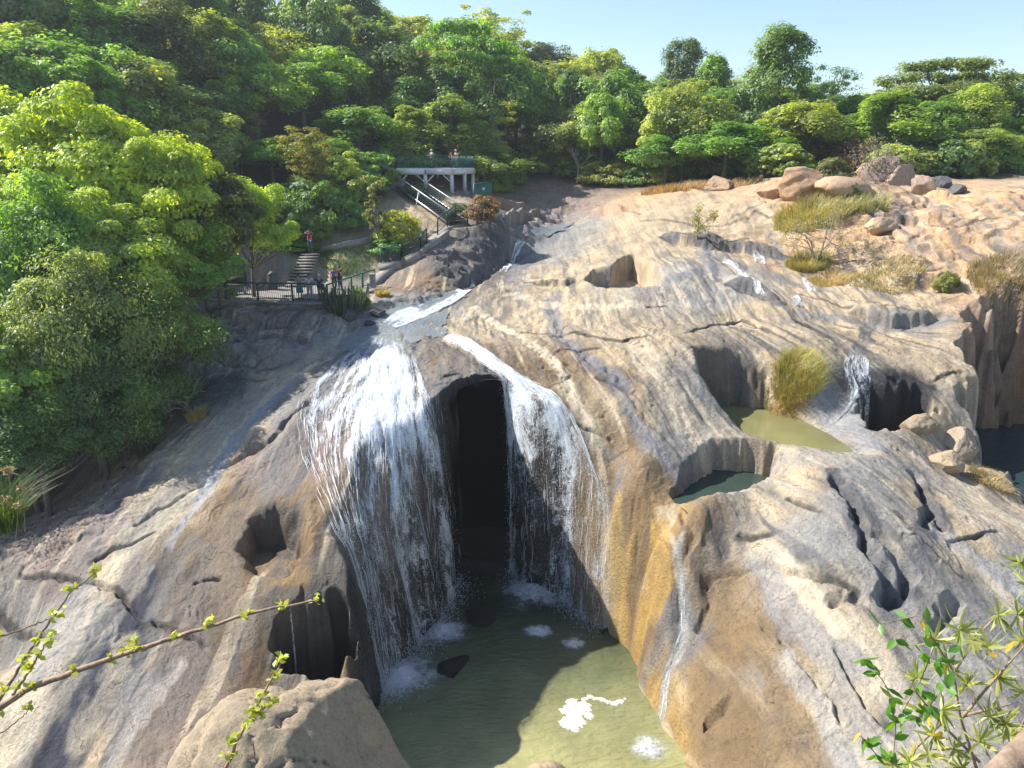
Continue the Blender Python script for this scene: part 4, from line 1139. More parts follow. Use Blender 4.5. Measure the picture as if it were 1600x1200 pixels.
_OF = np.array([(0,2,4),(2,1,4),(1,3,4),(3,0,4),(2,0,5),(1,2,5),(3,1,5),(0,3,5)])
def drops(name, pos, size, parent=None):
    V = (pos[:, None] + _OCT[None] * np.asarray(size)[:, None, None]).reshape(-1, 3)
    Fq = (_OF[None] + (np.arange(len(pos)) * 6)[:, None, None]).reshape(-1, 3)
    return obj(name, np_mesh(name, V, Fq), DROP, parent)
def fall_drops(name, lines, n, parent, seed, t0=.5, spread=.12, size=.02):
    r = np.random.default_rng(seed); pos = []
    for _ in range(n):
        p, nf_ = lines[r.integers(len(lines))]
        k = int(np.clip(t0 + (1 - t0) * r.random() ** .8, 0, 1) * (len(p) - 1))
        pos.append(p[k] + r.normal(size=3) * spread * (0.4 + k / len(p)))
    pos = np.array(pos)
    return drops(name, pos, size * r.uniform(.3, 1.0, n), parent)
def splash(name, cents, n, parent, seed, rad=.8, hgt=1.0, size=.025):
    r = np.random.default_rng(seed)
    c = np.array(cents)[r.integers(len(cents), size=n)]
    a = r.random(n) * 6.28; q = rad * np.abs(r.normal(size=n)) * .8
    pos = np.stack([c[:, 0] + np.cos(a) * q, c[:, 1] + np.sin(a) * q, hgt * np.abs(r.normal(size=n)) * .5 * np.exp(-q / rad)], 1)
    return drops(name, pos, size * r.uniform(.3, 1, n), parent)

# left curtain
GL = [[(578,528),(525,560),(476,606),(460,650),(470,710),(496,775),(520,830)],
      [(588,530),(560,575),(528,640),(518,715),(532,780),(545,820)],
      [(600,532),(590,600),(575,680),(570,770),(575,830)],
      [(615,535),(615,600),(610,690),(614,790)],
      [(632,542),(640,600),(645,680),(650,760)],
      [(652,556),(672,600),(684,650),(692,700)]]
def make_fall(name, guides, n, bottom, label, dens, loc, drops_n, seed, speed=1.0, rad=.010, per=9, extra=True):
    root = empty(name, loc, label, 'waterfall')
    ln = flow_lines(guides, n, bottom, speed=speed)
    off = lambda G: np.array([-loc[0], -loc[1], -loc[2]])
    sheet('water_sheet', ln, dens, WHITE, root, off=off)
    if extra:
        ln2 = flow_lines(guides, n, bottom, speed=speed * 1.5, lift=.12)
        sheet('water_sheet', ln2, lambda S, T: dens(S, T) * .75, WHITE, root, off=off)
        ln3 = flow_lines(guides, n, bottom, speed=speed * 2.0, lift=.16)
        sheet('water_sheet', ln3, lambda S, T: dens(S, T) * .5, WHITE, root, off=off)
        lj = flow_lines(guides, n * 2, bottom, speed=speed * 1.2, lift=.09, jit=.08, seed=seed)
        lj = [(p - np.array(loc), k) for p, k in lj]
        strands('water_strands', lj, root, seed, rad, .30, 1.0, per)
        fall_drops('water_drops', lj, drops_n, root, seed + 1, .45, .12, .011)
    return root, ln
def dens_left(S, T):
    top = 1 - sstep(.42, .62, T)
    band = .55 + .25 * np.sin(S * 19 + 1) + .2 * np.sin(S * 43)
    core = np.exp(-((S - .55) / .28) ** 2)
    up = .30 + .58 * core * sstep(.02, .14, T) + .14 * band
    lo = .12 + .46 * band * (.35 + .8 * np.exp(-((S - .58) / .2) ** 2)) + .35 * np.exp(-((S - .95) / .06) ** 2)
    return up * top + lo * (1 - top)
_lb = PZ(640, 1060, 0)
fl_root, ln_left = make_fall('waterfall', GL, 64, 0.0, 'broad white curtain of water on the left of the dark cave', dens_left, (_lb[0], _lb[1], 0), 20000, 31)
GR = [[(688,530),(738,560),(782,592)],
      [(698,528),(758,563),(808,600),(832,638)],
      [(704,526),(772,567),(838,610),(876,668)],
      [(710,526),(784,570),(858,615),(902,680),(918,725)],
      [(714,527),(790,572),(866,618),(912,690),(936,745),(948,792)]]
def dens_right(S, T):
    chan = 1 - sstep(.30, .45, T)
    band = .5 + .3 * np.sin(S * 15 + .4) + .2 * np.sin(S * 37)
    mid = sstep(.3, .45, T) * (1 - sstep(.5, .75, T))
    return .95 * chan * np.exp(-((S - .5) / .5) ** 2) + mid * (.35 + .45 * band) + sstep(.5, .75, T) * (.12 + .42 * band * np.exp(-((S - .45) / .5) ** 2))
_rb = PZ(850, 940, 0)
fr_root, ln_right = make_fall('waterfall', GR, 40, 0.0, 'bright white water running round the right rim of the dark cave', dens_right, (_rb[0], _rb[1], 0), 16000, 41, speed=.8)
sb = [(p[-1] - np.array([_lb[0], _lb[1], 0])) for p, _ in ln_left[::3]]
splash('splash', sb, 9000, fl_root, 51, .75, 1.0, .019)
sb = [(p[-1] - np.array([_rb[0], _rb[1], 0])) for p, _ in ln_right[::4]]
splash('splash', sb, 5000, fr_root, 52, .6, .8, .018)

# rapids and small falls on the right bank and above the lip
def rapid(name, guides, label, n=10, d=.75, bottom=None, rows=60, cat='cascade', speed=.6):
    ln = flow_lines(guides, n, bottom, speed=speed, lift=.07)
    return tag(sheet(name, ln, lambda S, T: d * .88 * (sstep(0, .12, T)) * (1 - .4 * sstep(.85, 1, T)) * (.92 + .10 * np.sin(S * 9)), WHITE, rows=rows), label, cat)
rapid('rapid', [[(735,448),(700,466),(655,474),(618,486),(596,505)], [(742,450),(715,472),(690,486),(660,500),(620,515)]], 'white rapid where the stream turns below the dark bank', 18, .85)
rapid('rapid', [[(812,372),(802,385),(790,412),(775,428)], [(832,368),(815,388),(806,405),(795,425)]], 'narrow white chute at the far end of the stream', 8, .7)
rapid('cascade', [[(1118,402),(1150,425),(1172,448),(1195,466)], [(1130,400),(1165,424),(1190,448),(1208,462)]], 'thin white cascade sliding diagonally over the upper ledge', 8, .72)
rapid('cascade', [[(1168,386),(1172,398),(1174,412)], [(1196,390),(1200,402),(1200,414)]], 'tiny fall dropping over the dark ledge near the leafless shrub', 7, .7)
rapid('cascade', [[(1246,430),(1254,445),(1262,458)], [(1264,432),(1272,446),(1280,460)]], 'short white fall beside the dry grass below the leafless shrub', 7, .75)
rapid('cascade', [[(1228,462),(1234,472),(1236,480)], [(1252,462),(1258,472),(1260,482)]], 'low white step of water under the upper ledges', 6, .72)
rapid('cascade', [[(1318,545),(1312,575),(1318,600),(1325,625)], [(1340,548),(1338,570),(1342,590)], [(1358,552),(1362,575),(1366,590)]], 'thin fall dropping into the dark pit beside the grass tuft', 12, .58, P3Z)
rapid('trickle', [[(1056,868),(1062,930),(1062,985),(1040,1040),(1032,1100),(1022,1150)], [(1066,868),(1072,930),(1074,985),(1050,1050),(1044,1110),(1036,1160)]], 'thin trickle winding down the golden wall right of the pool', 6, .5, None, cat='trickle')
rapid('trickle', [[(448,925),(450,950)], [(454,925),(457,950)]], 'thread of water falling from the small basin left of the curtain', 4, .65, 1.0, cat='trickle', speed=.3)

# shallow stream water over the rock
def wet_sheet(name, poly, lift, mat):
    pts = np.array([ground(u, v) for u, v in poly]); sl = window(pts, .5)
    X, Y, Z = Xg[sl], Yg[sl], Zg[sl]
    wk = .16 * (pts[:, 0].max() - pts[:, 0].min())
    d, _, _, ins = seg_dist(X + wk * fbm(X / 1.3, Y / 2.2, 4, 77), Y + wk * fbm(X / 1.3, Y / 2.2, 4, 78), pts[:, :2], True)
    k = 9
    Zs = np.stack([np.convolve(np.pad(c, k, mode='edge'), np.ones(2 * k + 1) / (2 * k + 1), 'valid') for c in Z.T], 1)
    Zs = np.stack([np.convolve(np.pad(c, k, mode='edge'), np.ones(2 * k + 1) / (2 * k + 1), 'valid') for c in Zs], 0)
    W = Zs + lift
    ok = ins & (W > Z - .12)
    cell = ok[:-1, :-1] & ok[1:, :-1] & ok[:-1, 1:] & ok[1:, 1:]
    n = np.arange(X.size).reshape(X.shape)
    q = np.stack([n[:-1, :-1][cell], n[:-1, 1:][cell], n[1:, 1:][cell], n[1:, :-1][cell]], -1)
    use = np.unique(q); re = np.zeros(X.size, int); re[use] = np.arange(len(use))
    V = np.stack([X.ravel()[use], Y.ravel()[use], W.ravel()[use]], -1)
    return tag(obj(name, np_mesh(name, V, re[q]), mat), kind='structure')
SW = water_material('stream_water', (.22, .245, .255), .25, 6.0, 1.0)
wet_sheet('stream_water', [(740,432),(720,462),(690,492),(700,520),(650,535),(600,548),(545,555),(530,530),(570,510),(610,478),(660,470),(715,452),(725,438)], .035, SW)
wet_sheet('stream_water', [(815,372),(850,352),(900,345),(880,362),(830,375)], .1, SW)

# foam on the plunge pool
def foam(name, blobs, label, seed, z=.012):
    r = np.random.default_rng(seed); Vs, Fs, o = [], [], 0
    for (u, v), rad in blobs:
        c = PZ(u, v, 0); n = 64
        a = np.linspace(0, 6.283, n, endpoint=False)
        q = rad * (1 + .75 * fbm(np.cos(a) * 2.2 + r.random() * 20, np.sin(a) * 2.2, 5, seed))
        ring = np.stack([c[0] + np.cos(a) * q, c[1] + np.sin(a) * q, np.full(n, 0.0)], 1)
        mid = np.stack([c[0] + np.cos(a) * q * .8, c[1] + np.sin(a) * q * .8, np.full(n, z + .006) + r.random(n) * .006], 1)
        V = np.concatenate([ring, mid, [[c[0], c[1], z + .012]]])
        f = [(i, (i + 1) % n, n + (i + 1) % n, n + i) for i in range(n)] + [(n + i, n + (i + 1) % n, 2 * n, 2 * n) for i in range(n)]
        Vs.append(V); Fs += [tuple(x + o for x in q_) for q_ in f]; o += len(V)
    me = bpy.data.meshes.new(name); me.from_pydata(np.concatenate(Vs).tolist(), [], [f if f[2] != f[3] else f[:3] for f in Fs])
    return tag(obj(name, me, FOAM), label, 'foam')
FOAM = plain('foam', (.60, .575, .47), .8, var=.08, scale=25, bump=.4)
bl = [((898,1112), .40), ((888,1128), .34), ((912,1104), .30), ((894,1098), .25), ((905,1128), .28), ((884,1110), .22), ((898,1138), .2), ((920,1118), .2)]
foam('foam_patch', bl, 'cream foam patch floating on the sunlit part of the pool', 5)
rr_ = random.Random(3)
foam('foam_streak', [((912 + i * 3.4, 1094 - 4 * math.sin(i / 3) + rr_.uniform(-2, 2)), rr_.uniform(.05, .14)) for i in range(20)], 'thin line of foam trailing from the foam patch', 6)

def foam_ring(pp, rad, dens, label, seed):
    c = PZ(*pp, 0); n, rows = 40, 14
    S, T = np.meshgrid(np.linspace(0, 6.283, n), np.linspace(.02, 1, rows), indexing='ij')
    q = rad * T * (1 + .25 * noise2(np.cos(S) * 1.5 + seed, np.sin(S) * 1.5, seed))
    G = np.stack([c[0] + np.cos(S) * q * 1.25, c[1] + np.sin(S) * q, .02 + .22 * rad * (1 - T) ** 2 + .05 * noise2(np.cos(S) * T * 6, np.sin(S) * T * 6, seed)], -1)
    ix = np.arange(n * rows).reshape(n, rows)
    f = np.stack([ix[:-1, :-1], ix[1:, :-1], ix[1:, 1:], ix[:-1, 1:]], -1).reshape(-1, 4)
    me = np_mesh('churned_foam', G.reshape(-1, 3), f)
    uvl = me.uv_layers.new(name='flow'); UV = (G[..., :2] * .35).reshape(-1, 2); uvl.data.foreach_set('uv', UV[f.ravel()].astype(np.float32).ravel())
    a_ = me.attributes.new('dens', 'FLOAT', 'POINT'); a_.data.foreach_set('value', np.clip(dens * (1.08 - T * 1.05), 0, 1).astype(np.float32).ravel())
    return tag(obj('churned_foam', me, CHURN), label, 'foam')
CHURN = white_material('churned_water', 9.0, 7.0, .26)
foam_ring((622,1058), 2.0, 1.0, 'white foam boiling at the foot of the left curtain', 1)
foam_ring((690,985), 1.3, .9, 'white foam where the rightmost jet of the left curtain lands', 2)
foam_ring((835,925), 2.0, .72, 'broad pale foam below the right falls near the cave', 3)
foam_ring((842,986), .7, .9, 'small round splash in the shaded pool below the right falls', 4)
foam_ring((897,1005), .6, .85, 'small splash nearest the golden wall in shade', 5)
foam_ring((1015,1170), .75, .9, 'white splash where the trickle enters the sunlit pool', 6)

# ================================================================== STRUCTURES
CONC = plain('concrete', (.27, .255, .235), .9, var=.18, scale=3, bump=.3)
DARKSTONE = plain('dark_stone', (.17, .155, .14), .9, var=.45, scale=5, bump=.8)
PATHM = plain('path_concrete', (.25, .23, .205), .9, var=.2, scale=4, bump=.2)
GREEN = plain('green_paint', (.02, .125, .105), .45, var=.1)
DGREEN = plain('dark_green_paint', (.012, .045, .042), .5, var=.1)
GALV = plain('galvanised_steel', (.55, .57, .58), .45, .3, var=.08)
WHITEC = plain('painted_concrete', (.70, .69, .68), .85, var=.1, scale=4, bump=.1)
DWOOD = plain('dark_timber', (.075, .065, .055), .85, var=.3, bump=.3)
LTREAD = plain('worn_tread', (.30, .28, .25), .85, var=.2, bump=.2)

def box_vf(c, s, rz=0.0):
    x, y, z = np.array(s) / 2
    V = np.array([(i * x, j * y, k * z) for k in (-1, 1) for j in (-1, 1) for i in (-1, 1)], float)
    cr, sr = math.cos(rz), math.sin(rz)
    V = np.stack([V[:, 0] * cr - V[:, 1] * sr, V[:, 0] * sr + V[:, 1] * cr, V[:, 2]], 1) + np.array(c, float)
    return V, np.array([(0,2,3,1),(4,5,7,6),(0,1,5,4),(2,6,7,3),(0,4,6,2),(1,3,7,5)])
def bar_vf(a, b, w, h=None):
    """square bar between two points"""
    a = np.array(a, float); b = np.array(b, float); h = h or w
    t = (b - a); L = np.linalg.norm(t); t /= L
    up = np.array([0, 0, 1.0]) if abs(t[2]) < .95 else np.array([0, 1.0, 0])
    s = np.cross(t, up); s /= np.linalg.norm(s); q = np.cross(s, t)
    V = np.array([p + i * s * w / 2 + j * q * h / 2 for p in (a, b) for j in (-1, 1) for i in (-1, 1)])
    return V, np.array([(0,2,3,1),(4,5,7,6),(0,1,5,4),(2,6,7,3),(0,4,6,2),(1,3,7,5)])
def prism_vf(pts, z0, z1):
    n = len(pts)
    V = np.array([(x, y, z0) for x, y in pts] + [(x, y, z1) for x, y in pts])
    return V, n
def mobj(name, parts, mat, parent=None, smooth=False, bevel=0.0):
    V, Fq = join(parts)
    if parent is not None: V = V - np.array(parent.location)
    o = obj(name, np_mesh(name, V, Fq, smooth), mat, parent)
    if bevel:
        b = o.modifiers.new('bevel', 'BEVEL'); b.width = bevel; b.segments = 2
    return o
def poly_obj(name, pts, z0, z1, mat, parent=None, z_each=None):
    n = len(pts); zt = [z1] * n if z_each is None else z_each
    V = [(x, y, zz - (z1 - z0)) for (x, y), zz in zip(pts, zt)] + [(x, y, zz) for (x, y), zz in zip(pts, zt)]
    if parent is not None: V = [tuple(np.array(v) - np.array(parent.location)) for v in V]
    me = bpy.data.meshes.new(name)
    me.from_pydata(V, [], [tuple(range(n - 1, -1, -1)), tuple(range(n, 2 * n))] + [(i, (i + 1) % n, n + (i + 1) % n, n + i) for i in range(n)])
    return obj(name, me, mat, parent)
def railing(name, pts, label, hgt=1.1, bars=.12, posts=None, mat=None, cat='railing', rail=.075, post=.11, group=None, mid=False, zs=None, balus=.024):
    """posts, top rail, bottom rail and balusters along ground points (x, y, z)"""
    mat = mat or GREEN; pts = np.array(pts, float)
    root = empty(name, pts[0], label, cat, group)
    for i, p in enumerate(pts):
        mobj('post', [bar_vf(p - (0, 0, .1), p + (0, 0, hgt + .02), post)], mat, root)
    top, low, bal = [], [], []
    for a, b in zip(pts[:-1], pts[1:]):
        top.append(bar_vf(a + (0, 0, hgt), b + (0, 0, hgt), rail * 1.3, rail))
        low.append(bar_vf(a + (0, 0, .12), b + (0, 0, .12), rail * .7))
        if mid: low.append(bar_vf(a + (0, 0, hgt * .55), b + (0, 0, hgt * .55), rail * .7))
        L = np.linalg.norm((b - a)[:2])
        if bars:
            n = int(L / bars)
            for k in range(1, n):
                q = a + (b - a) * k / n
                bal.append(bar_vf(q + (0, 0, .12), q + (0, 0, hgt), balus))
    mobj('top_rail', top, mat, root); mobj('lower_rail', low, mat, root)
    if bal: mobj('balusters', bal, mat, root)
    return root

# lower terrace
ZT = CAMZ - 8.93
def T_(u, v, dz=0.0): return PZ(u, v, ZT + dz)
plat = [T_(308,468), T_(505,473), T_(590,452), T_(575,440), T_(520,437), T_(440,440), T_(320,446)]
pts = np.array(plat); sl = window(pts, 1.0)
d, _, _, ins = seg_dist(Xg[sl], Yg[sl], pts[:, :2], True)
poly_obj('terrace_paving', [p[:2] for p in plat], ZT - .12, ZT, PATHM)['kind'] = 'structure'
wall_pts = [T_(306,468.5), T_(400,471), T_(507,473.6)]
sw = empty('stone_wall', wall_pts[0], 'low rubble stone wall holding up the front of the lower terrace', 'wall')
for a, b in zip(wall_pts[:-1], wall_pts[1:]):
    mobj('coping', [bar_vf(a - (0, .02, .04), b - (0, .02, .04), .42, .12)], CONC, sw)
st_ = []
rs_ = random.Random(8)
for a, b in zip(wall_pts[:-1], wall_pts[1:]):
    L = np.linalg.norm(b - a); ang = math.atan2((b - a)[1], (b - a)[0])
    for row in range(4):
        x = 0
        while x < L:
            w = rs_.uniform(.25, .55); q = a + (b - a) * min(1, (x + w / 2) / L)
            st_.append(box_vf(q + (0, rs_.uniform(-.05, .02), -.22 - row * .27), (w * .95, .4, .255), ang + rs_.uniform(-.04, .04))); x += w
o = mobj('rubble_stones', st_, DARKSTONE, sw, bevel=.03)
fr = [T_(u, v) + (0, .12, 0) for u, v in [(311,467),(353,468.3),(403,469.5),(457,470.8),(507,472.3)]]
railing('railing', fr, 'dark green railing along the front edge of the lower terrace', 1.15, .14, mat=DGREEN)
railing('railing', [fr[0], T_(333,452), T_(354,447)], 'dark railing returning along the left side of the lower terrace', 1.15, .16, mat=DGREEN)
railing('railing', [T_(374,446), T_(385,446)], 'short pair of tall dark posts with a rail behind the terrace bench', 1.5, 0, mat=DGREEN, mid=True)
pr_pts = [T_(512,471), T_(550,457), T_(567,450), T_(586,444)]
railing('railing', pr_pts, 'green railing climbing from the terrace toward the white gate pillar', 1.1, .16, mat=GREEN)
# bench and bin
bl_ = T_(371, 459); rb_ = empty('bench', bl_, 'grey picnic bench on the left of the lower terrace', 'bench')
mobj('seat', [box_vf(bl_ + (0, 0, .62), (1.5, .55, .08))], DWOOD, rb_)
for sx in (-.55, .55): mobj('leg', [box_vf(bl_ + (sx, 0, .30), (.09, .4, .6))], GALV, rb_)
mobj('backrest', [box_vf(bl_ + (-.1, .3, .95), (1.3, .06, .4))], DWOOD, rb_)
bn = T_(427, 452); br_ = empty('litter_bin', bn, 'dark grey bin with a conical hood beside the dark steps', 'bin')
mobj('drum', [tube([bn, bn + (0, 0, .05), bn + (0, 0, .95), bn + (0, 0, 1.0)], [.30, .34, .34, .32], 14)], plain('bin_grey', (.09,.10,.11), .7), br_, True)
mobj('hood', [tube([bn + (0, 0, 1.0), bn + (0, 0, 1.05), bn + (0, 0, 1.25), bn + (0, 0, 1.32)], [.32, .36, .16, .02], 14)], plain('bin_hood', (.07,.08,.09), .7), br_, True)
# dark steps from the terrace to the upper path
sb_, st0 = T_(461, 449), P(486, 396, 59)
def flight(name, a, b, width, n, label, tread_mat, riser_mat, side=None, thick=.06):
    a = np.array(a); b = np.array(b); root = empty(name, a, label, 'steps')
    d = (b - a)[:2]; L = np.linalg.norm(d); ang = math.atan2(d[1], d[0]) - math.pi / 2
    dep = L / n; rz = (b - a)[2] / n
    for k in range(n):
        c = a + (b - a) * (k + .5) / n
        zt = a[2] + rz * (k + 1)
        mobj('tread', [box_vf((c[0], c[1], zt - thick / 2), (width, dep * 1.02, thick), ang)], tread_mat, root)
        if riser_mat:
            f = a + (b - a) * (k + .12) / n
            mobj('riser', [box_vf((f[0], f[1], zt - thick - rz / 2), (width * .98, .03, rz - .004), ang)], riser_mat, root)
    return root
flight('stone_steps', sb_, st0, 1.45, 11, 'straight dark flight of steps rising from the lower terrace to the path', LTREAD, DWOOD)
# upper path
def ribbon(name, px, width, mat, lift=.06, thick=.25, label=None, zfix=None):
    c = np.array([ground(u, v, ymin=40) for u, v in px]); c = resample(c, 26)
    if zfix is None: c[:, 2] = np.maximum(grid_z(c[:, 0], c[:, 1]), np.convolve(np.pad(grid_z(c[:, 0], c[:, 1]), 2, mode='edge'), np.ones(5) / 5, 'valid')) + lift
    t = np.gradient(c, axis=0); nrm = np.stack([-t[:, 1], t[:, 0], 0 * t[:, 0]], 1); nrm /= np.linalg.norm(nrm, axis=1)[:, None]
    L_, R_ = c + nrm * width / 2, c - nrm * width / 2
    V = np.stack([L_, R_, R_ - (0, 0, thick), L_ - (0, 0, thick)], 1).reshape(-1, 3)
    f = []
    for i in range(len(c) - 1):
        for k in range(4): f.append((i * 4 + k, i * 4 + (k + 1) % 4, i * 4 + 4 + (k + 1) % 4, i * 4 + 4 + k))
    return obj(name, np_mesh(name, V, f, False), mat), c
o, _ = ribbon('path', [(482,392),(500,389),(525,386),(555,380),(585,374),(610,371)], 1.3, PATHM, .25, .5); o['kind'] = 'structure'
o, pathc = ribbon('path', [(575,446),(592,432),(612,415),(640,400),(662,386),(690,362),(722,348)], 1.1, PATHM, .1, .5); o['kind'] = 'structure'
# railings beside the climbing path: panels between posts seen in the photograph
pp = [(596,418),(627,412),(657,398),(667,384),(684,369),(699,357),(712,347)]
gp = [ground(u, v, ymin=45) + (0, 0, .25) for u, v in pp]
railing('railing', gp[:2], 'green barred gate panel at the foot of the climbing path', 1.25, .12, mat=GREEN)
railing('railing', [gp[1], gp[2]], 'low green railing panel right of the barred gate panel', 1.1, .14, mat=DGREEN)
railing('railing', gp[2:4], 'green railing panel halfway up the climbing path', 1.1, .14, mat=DGREEN)
railing('railing', gp[4:], 'railing beside the foot of the metal staircase', 1.2, .14, mat=DGREEN)
# white pillar and low walls
wp = T_(583, 449); w0 = empty('gate_pillar', wp, 'short white concrete pillar beside the terrace railing', 'pillar')
mobj('shaft', [box_vf(wp + (0, 0, .45), (.38, .38, .95))], CONC, w0, bevel=.02)
mobj('cap', [box_vf(wp + (0, 0, .96), (.46, .46, .10))], CONC, w0, bevel=.02)
for k, (p0, p1, h_, lab) in enumerate([((592,420),(628,416),.55,'pale low concrete wall under the barred gate panel'), ((630,412),(658,402),.7,'concrete kerb wall below the climbing path'), ((660,398),(700,368),.6,'long concrete kerb wall rising to the staircase')]):
    a, b = ground(*p0, ymin=45), ground(*p1, ymin=45)
    r_ = empty('kerb_wall', a, lab, 'wall')
    mobj('wall_body', [bar_vf(a + (0, 0, .1), b + (0, 0, .1), .3, h_)], CONC, r_)
    mobj('coping', [bar_vf(a + (0, 0, .13 + h_ / 2), b + (0, 0, .13 + h_ / 2), .36, .06)], CONC, r_)

# viewing deck
ZD = P(660, 263, 76)[2]
def D_(u, d): return np.array([P(u, 263, d)[0], d, ZD])
dA, dB, dC = D_(619.5, 76), D_(707, 76), D_(741.5, 80.5)
dD, dE = D_(728, 86), D_(619, 86)
deck = empty('viewing_deck', dA, 'raised concrete viewing deck on white columns with a green railing', 'viewing deck')
poly_obj('deck_slab', [p[:2] for p in (dA, dB, dC, dD, dE)], ZD - .14, ZD, WHITEC, deck)
def edge_beam(a, b, name='edge_beam'):
    mobj(name, [bar_vf(a + (0, -.03, -.36), b + (0, -.03, -.36), .22, .46)], WHITEC, deck)
mA = dA * .49 + dB * .51
edge_beam(dA, mA - (.06, 0, 0)); edge_beam(mA + (.06, 0, 0), dB); edge_beam(dB + (.1, .1, 0), dC)
zg = P(708, 303, 76)[2]
def column(p, zb, w=.34):
    mobj('column', [bar_vf((p[0], p[1], zb), (p[0], p[1], ZD - .58), w)], WHITEC, deck)
for p, vb in ((dA + (.15, .1, 0), 280), (mA + (0, .1, 0), 287), (dB + (-.1, .15, 0), 303), ((dB + dC) / 2 + (.05, .2, 0), 299), (dC + (-.2, .1, 0), 304), (D_(660, 84), 288), (D_(683, 84), 290), (D_(700, 85), 290)):
    column(p, P(700, vb, p[1])[2] - .4)
for p, sx in ((dA + (.25, .1, 0), 1), (mA + (-.1, .1, 0), -1), (mA + (.1, .1, 0), 1), (dB + (-.2, .15, 0), -1)):
    mobj('brace', [bar_vf((p[0], p[1], ZD - 1.35), (p[0] + sx * .75, p[1], ZD - .62), .13)], WHITEC, deck)
def plinth(u0, u1, v0, v1, d, nm='plinth', th=1.0):
    a, b = P(u0, v1, d), P(u1, v0, d)
    mobj(nm, [box_vf(((a[0] + b[0]) / 2, d + th / 2, (a[2] + b[2]) / 2 - .4), (b[0] - a[0], th, b[2] - a[2] + .8))], CONC, deck, bevel=.02)
plinth(696,718,303,321,75.6); plinth(713,734,298,314,77.6); plinth(733,749,304,316,78.4,th=.6); plinth(652,675,287,300,77.2); plinth(674,693,289,302,78.5); plinth(702,712,291,304,80)
plinth(606,620.5,262,290,76.3,'abutment'); plinth(604,631,280,292,75.7,'abutment'); plinth(560,606,266,276,78,'retaining_wall',.4)
plinth(622,652,292,300,75,'abutment',.5)
# deck railing as part of the deck
def deck_rail(ps, h=1.22):
    top, bal, post = [], [], []
    for a, b in zip(ps[:-1], ps[1:]):
        top += [bar_vf(a + (0, 0, h), b + (0, 0, h), .08, .06), bar_vf(a + (0, 0, .1), b + (0, 0, .1), .05)]
        n = max(2, int(np.linalg.norm(b - a) / .105))
        for k in range(1, n): bal.append(bar_vf(a + (b - a) * k / n + (0, 0, .1), a + (b - a) * k / n + (0, 0, h), .042, .02))
    for p in ps: mobj('railing_post', [bar_vf(p, p + (0, 0, h + .03), .09)], GREEN, deck)
    mobj('top_rail', top, GREEN, deck); mobj('balusters', bal, GREEN, deck)
e_ = np.array([0, .08, .0])
deck_rail([dA + e_, dA * .5 + dB * .5 + e_, dB + e_ + (-.05, 0, 0), (dB + dC) / 2 + (-.08, .06, 0), dC + (-.08, .06, 0), dD + (-.1, -.1, 0)])
deck_rail([D_(597, 79) + (0, 0, -.9), dA + e_])
deck_rail([D_(560, 80) + (0, 0, -1.0), D_(597, 79) + (0, 0, -.9)], .95)
# metal staircase under the deck
s0, s1 = P(715, 348, 66.5), P(634, 291, 75.5)
stair = flight('metal_staircase', s0, s1, 2.0, 17, 'long open metal staircase rising to the underside of the deck', DWOOD, None, thick=.05)
dv = (s1 - s0); hd = np.array([dv[0], dv[1], 0]) / np.linalg.norm(dv[:2]); sd_ = np.array([-hd[1], hd[0], 0])
for sgn in (-1, 1):
    q = sd_ * sgn * 1.02
    mobj('stringer', [bar_vf(s0 + q + (0, 0, .05), s1 + q + (0, 0, .05), .05, .18)], GALV, stair)
    mobj('handrail', [bar_vf(s0 + q + (0, 0, 1.08), s1 + q + (0, 0, 1.08), .07)], GALV, stair)
    mobj('handrail_post', [bar_vf(s0 + q - (0, 0, .1), s0 + q + (0, 0, 1.1), .1)], DGREEN, stair)
    mobj('handrail_post', [bar_vf(s0 + dv * .5 + q, s0 + dv * .5 + q + (0, 0, 1.08), .07)], GREEN, stair)
    mobj('mesh_panel', [bar_vf(s0 + q + dv * k / 40 + (0, 0, .15), s0 + q + dv * k / 40 + (0, 0, 1.05), .02) for k in range(1, 40)], GREEN, stair)
mobj('strut', [bar_vf(s0 + dv * .52 + sd_ * 1.05 + (0, 0, 1.0), P(650, 324, 69.5), .07)], GALV, stair)
# green fence and sign right of the deck
g0, g1, g2 = ground(741, 322, ymin=60), ground(752, 318, ymin=60), ground(768, 314, ymin=60)
railing('mesh_fence', [g0, g1, g2], 'tall green fence panel at the cliff edge right of the deck', 1.9, .08, mat=GREEN, cat='fence', balus=.03)
sg = P(754, 295, g1[1] + .6); sr = empty('notice_sign', (sg[0], sg[1], float(grid_z(sg[0], sg[1]))), 'small white notice board on a post above the green fence', 'sign')
mobj('board', [box_vf(sg, (.42, .04, .22))], plain('sign_white', (.75, .75, .72), .6), sr)
mobj('post', [bar_vf((sg[0], sg[1] + .06, float(grid_z(sg[0], sg[1])) - .2), sg + (0, .06, .1), .05)], GREEN, sr)

# ================================================================== PEOPLE
SKIN = plain('skin', (.42, .25, .17), .6, var=.05)
def cloth(n, c): return plain(n, c, .85, var=.12, scale=12)
def skinmesh(name, verts, edges, radii, root, sub=1):
    me = bpy.data.meshes.new(name); me.from_pydata(verts, edges, [])
    o = bpy.data.objects.new(name, me); COL.objects.link(o)
    sk = o.modifiers.new('skin', 'SKIN'); sk.use_smooth_shade = True
    for i, r in enumerate(radii):
        rr = r if hasattr(r, '__len__') else (r, r)
        me.skin_vertices[0].data[i].radius = rr
        me.skin_vertices[0].data[i].use_root = (i == 0)
    ss = o.modifiers.new('sub', 'SUBSURF'); ss.levels = sub; ss.render_levels = sub
    dg = bpy.context.evaluated_depsgraph_get()
    m2 = bpy.data.meshes.new_from_object(o.evaluated_get(dg))
    bpy.data.objects.remove(o); bpy.data.meshes.remove(me)
    m2.name = name
    return m2
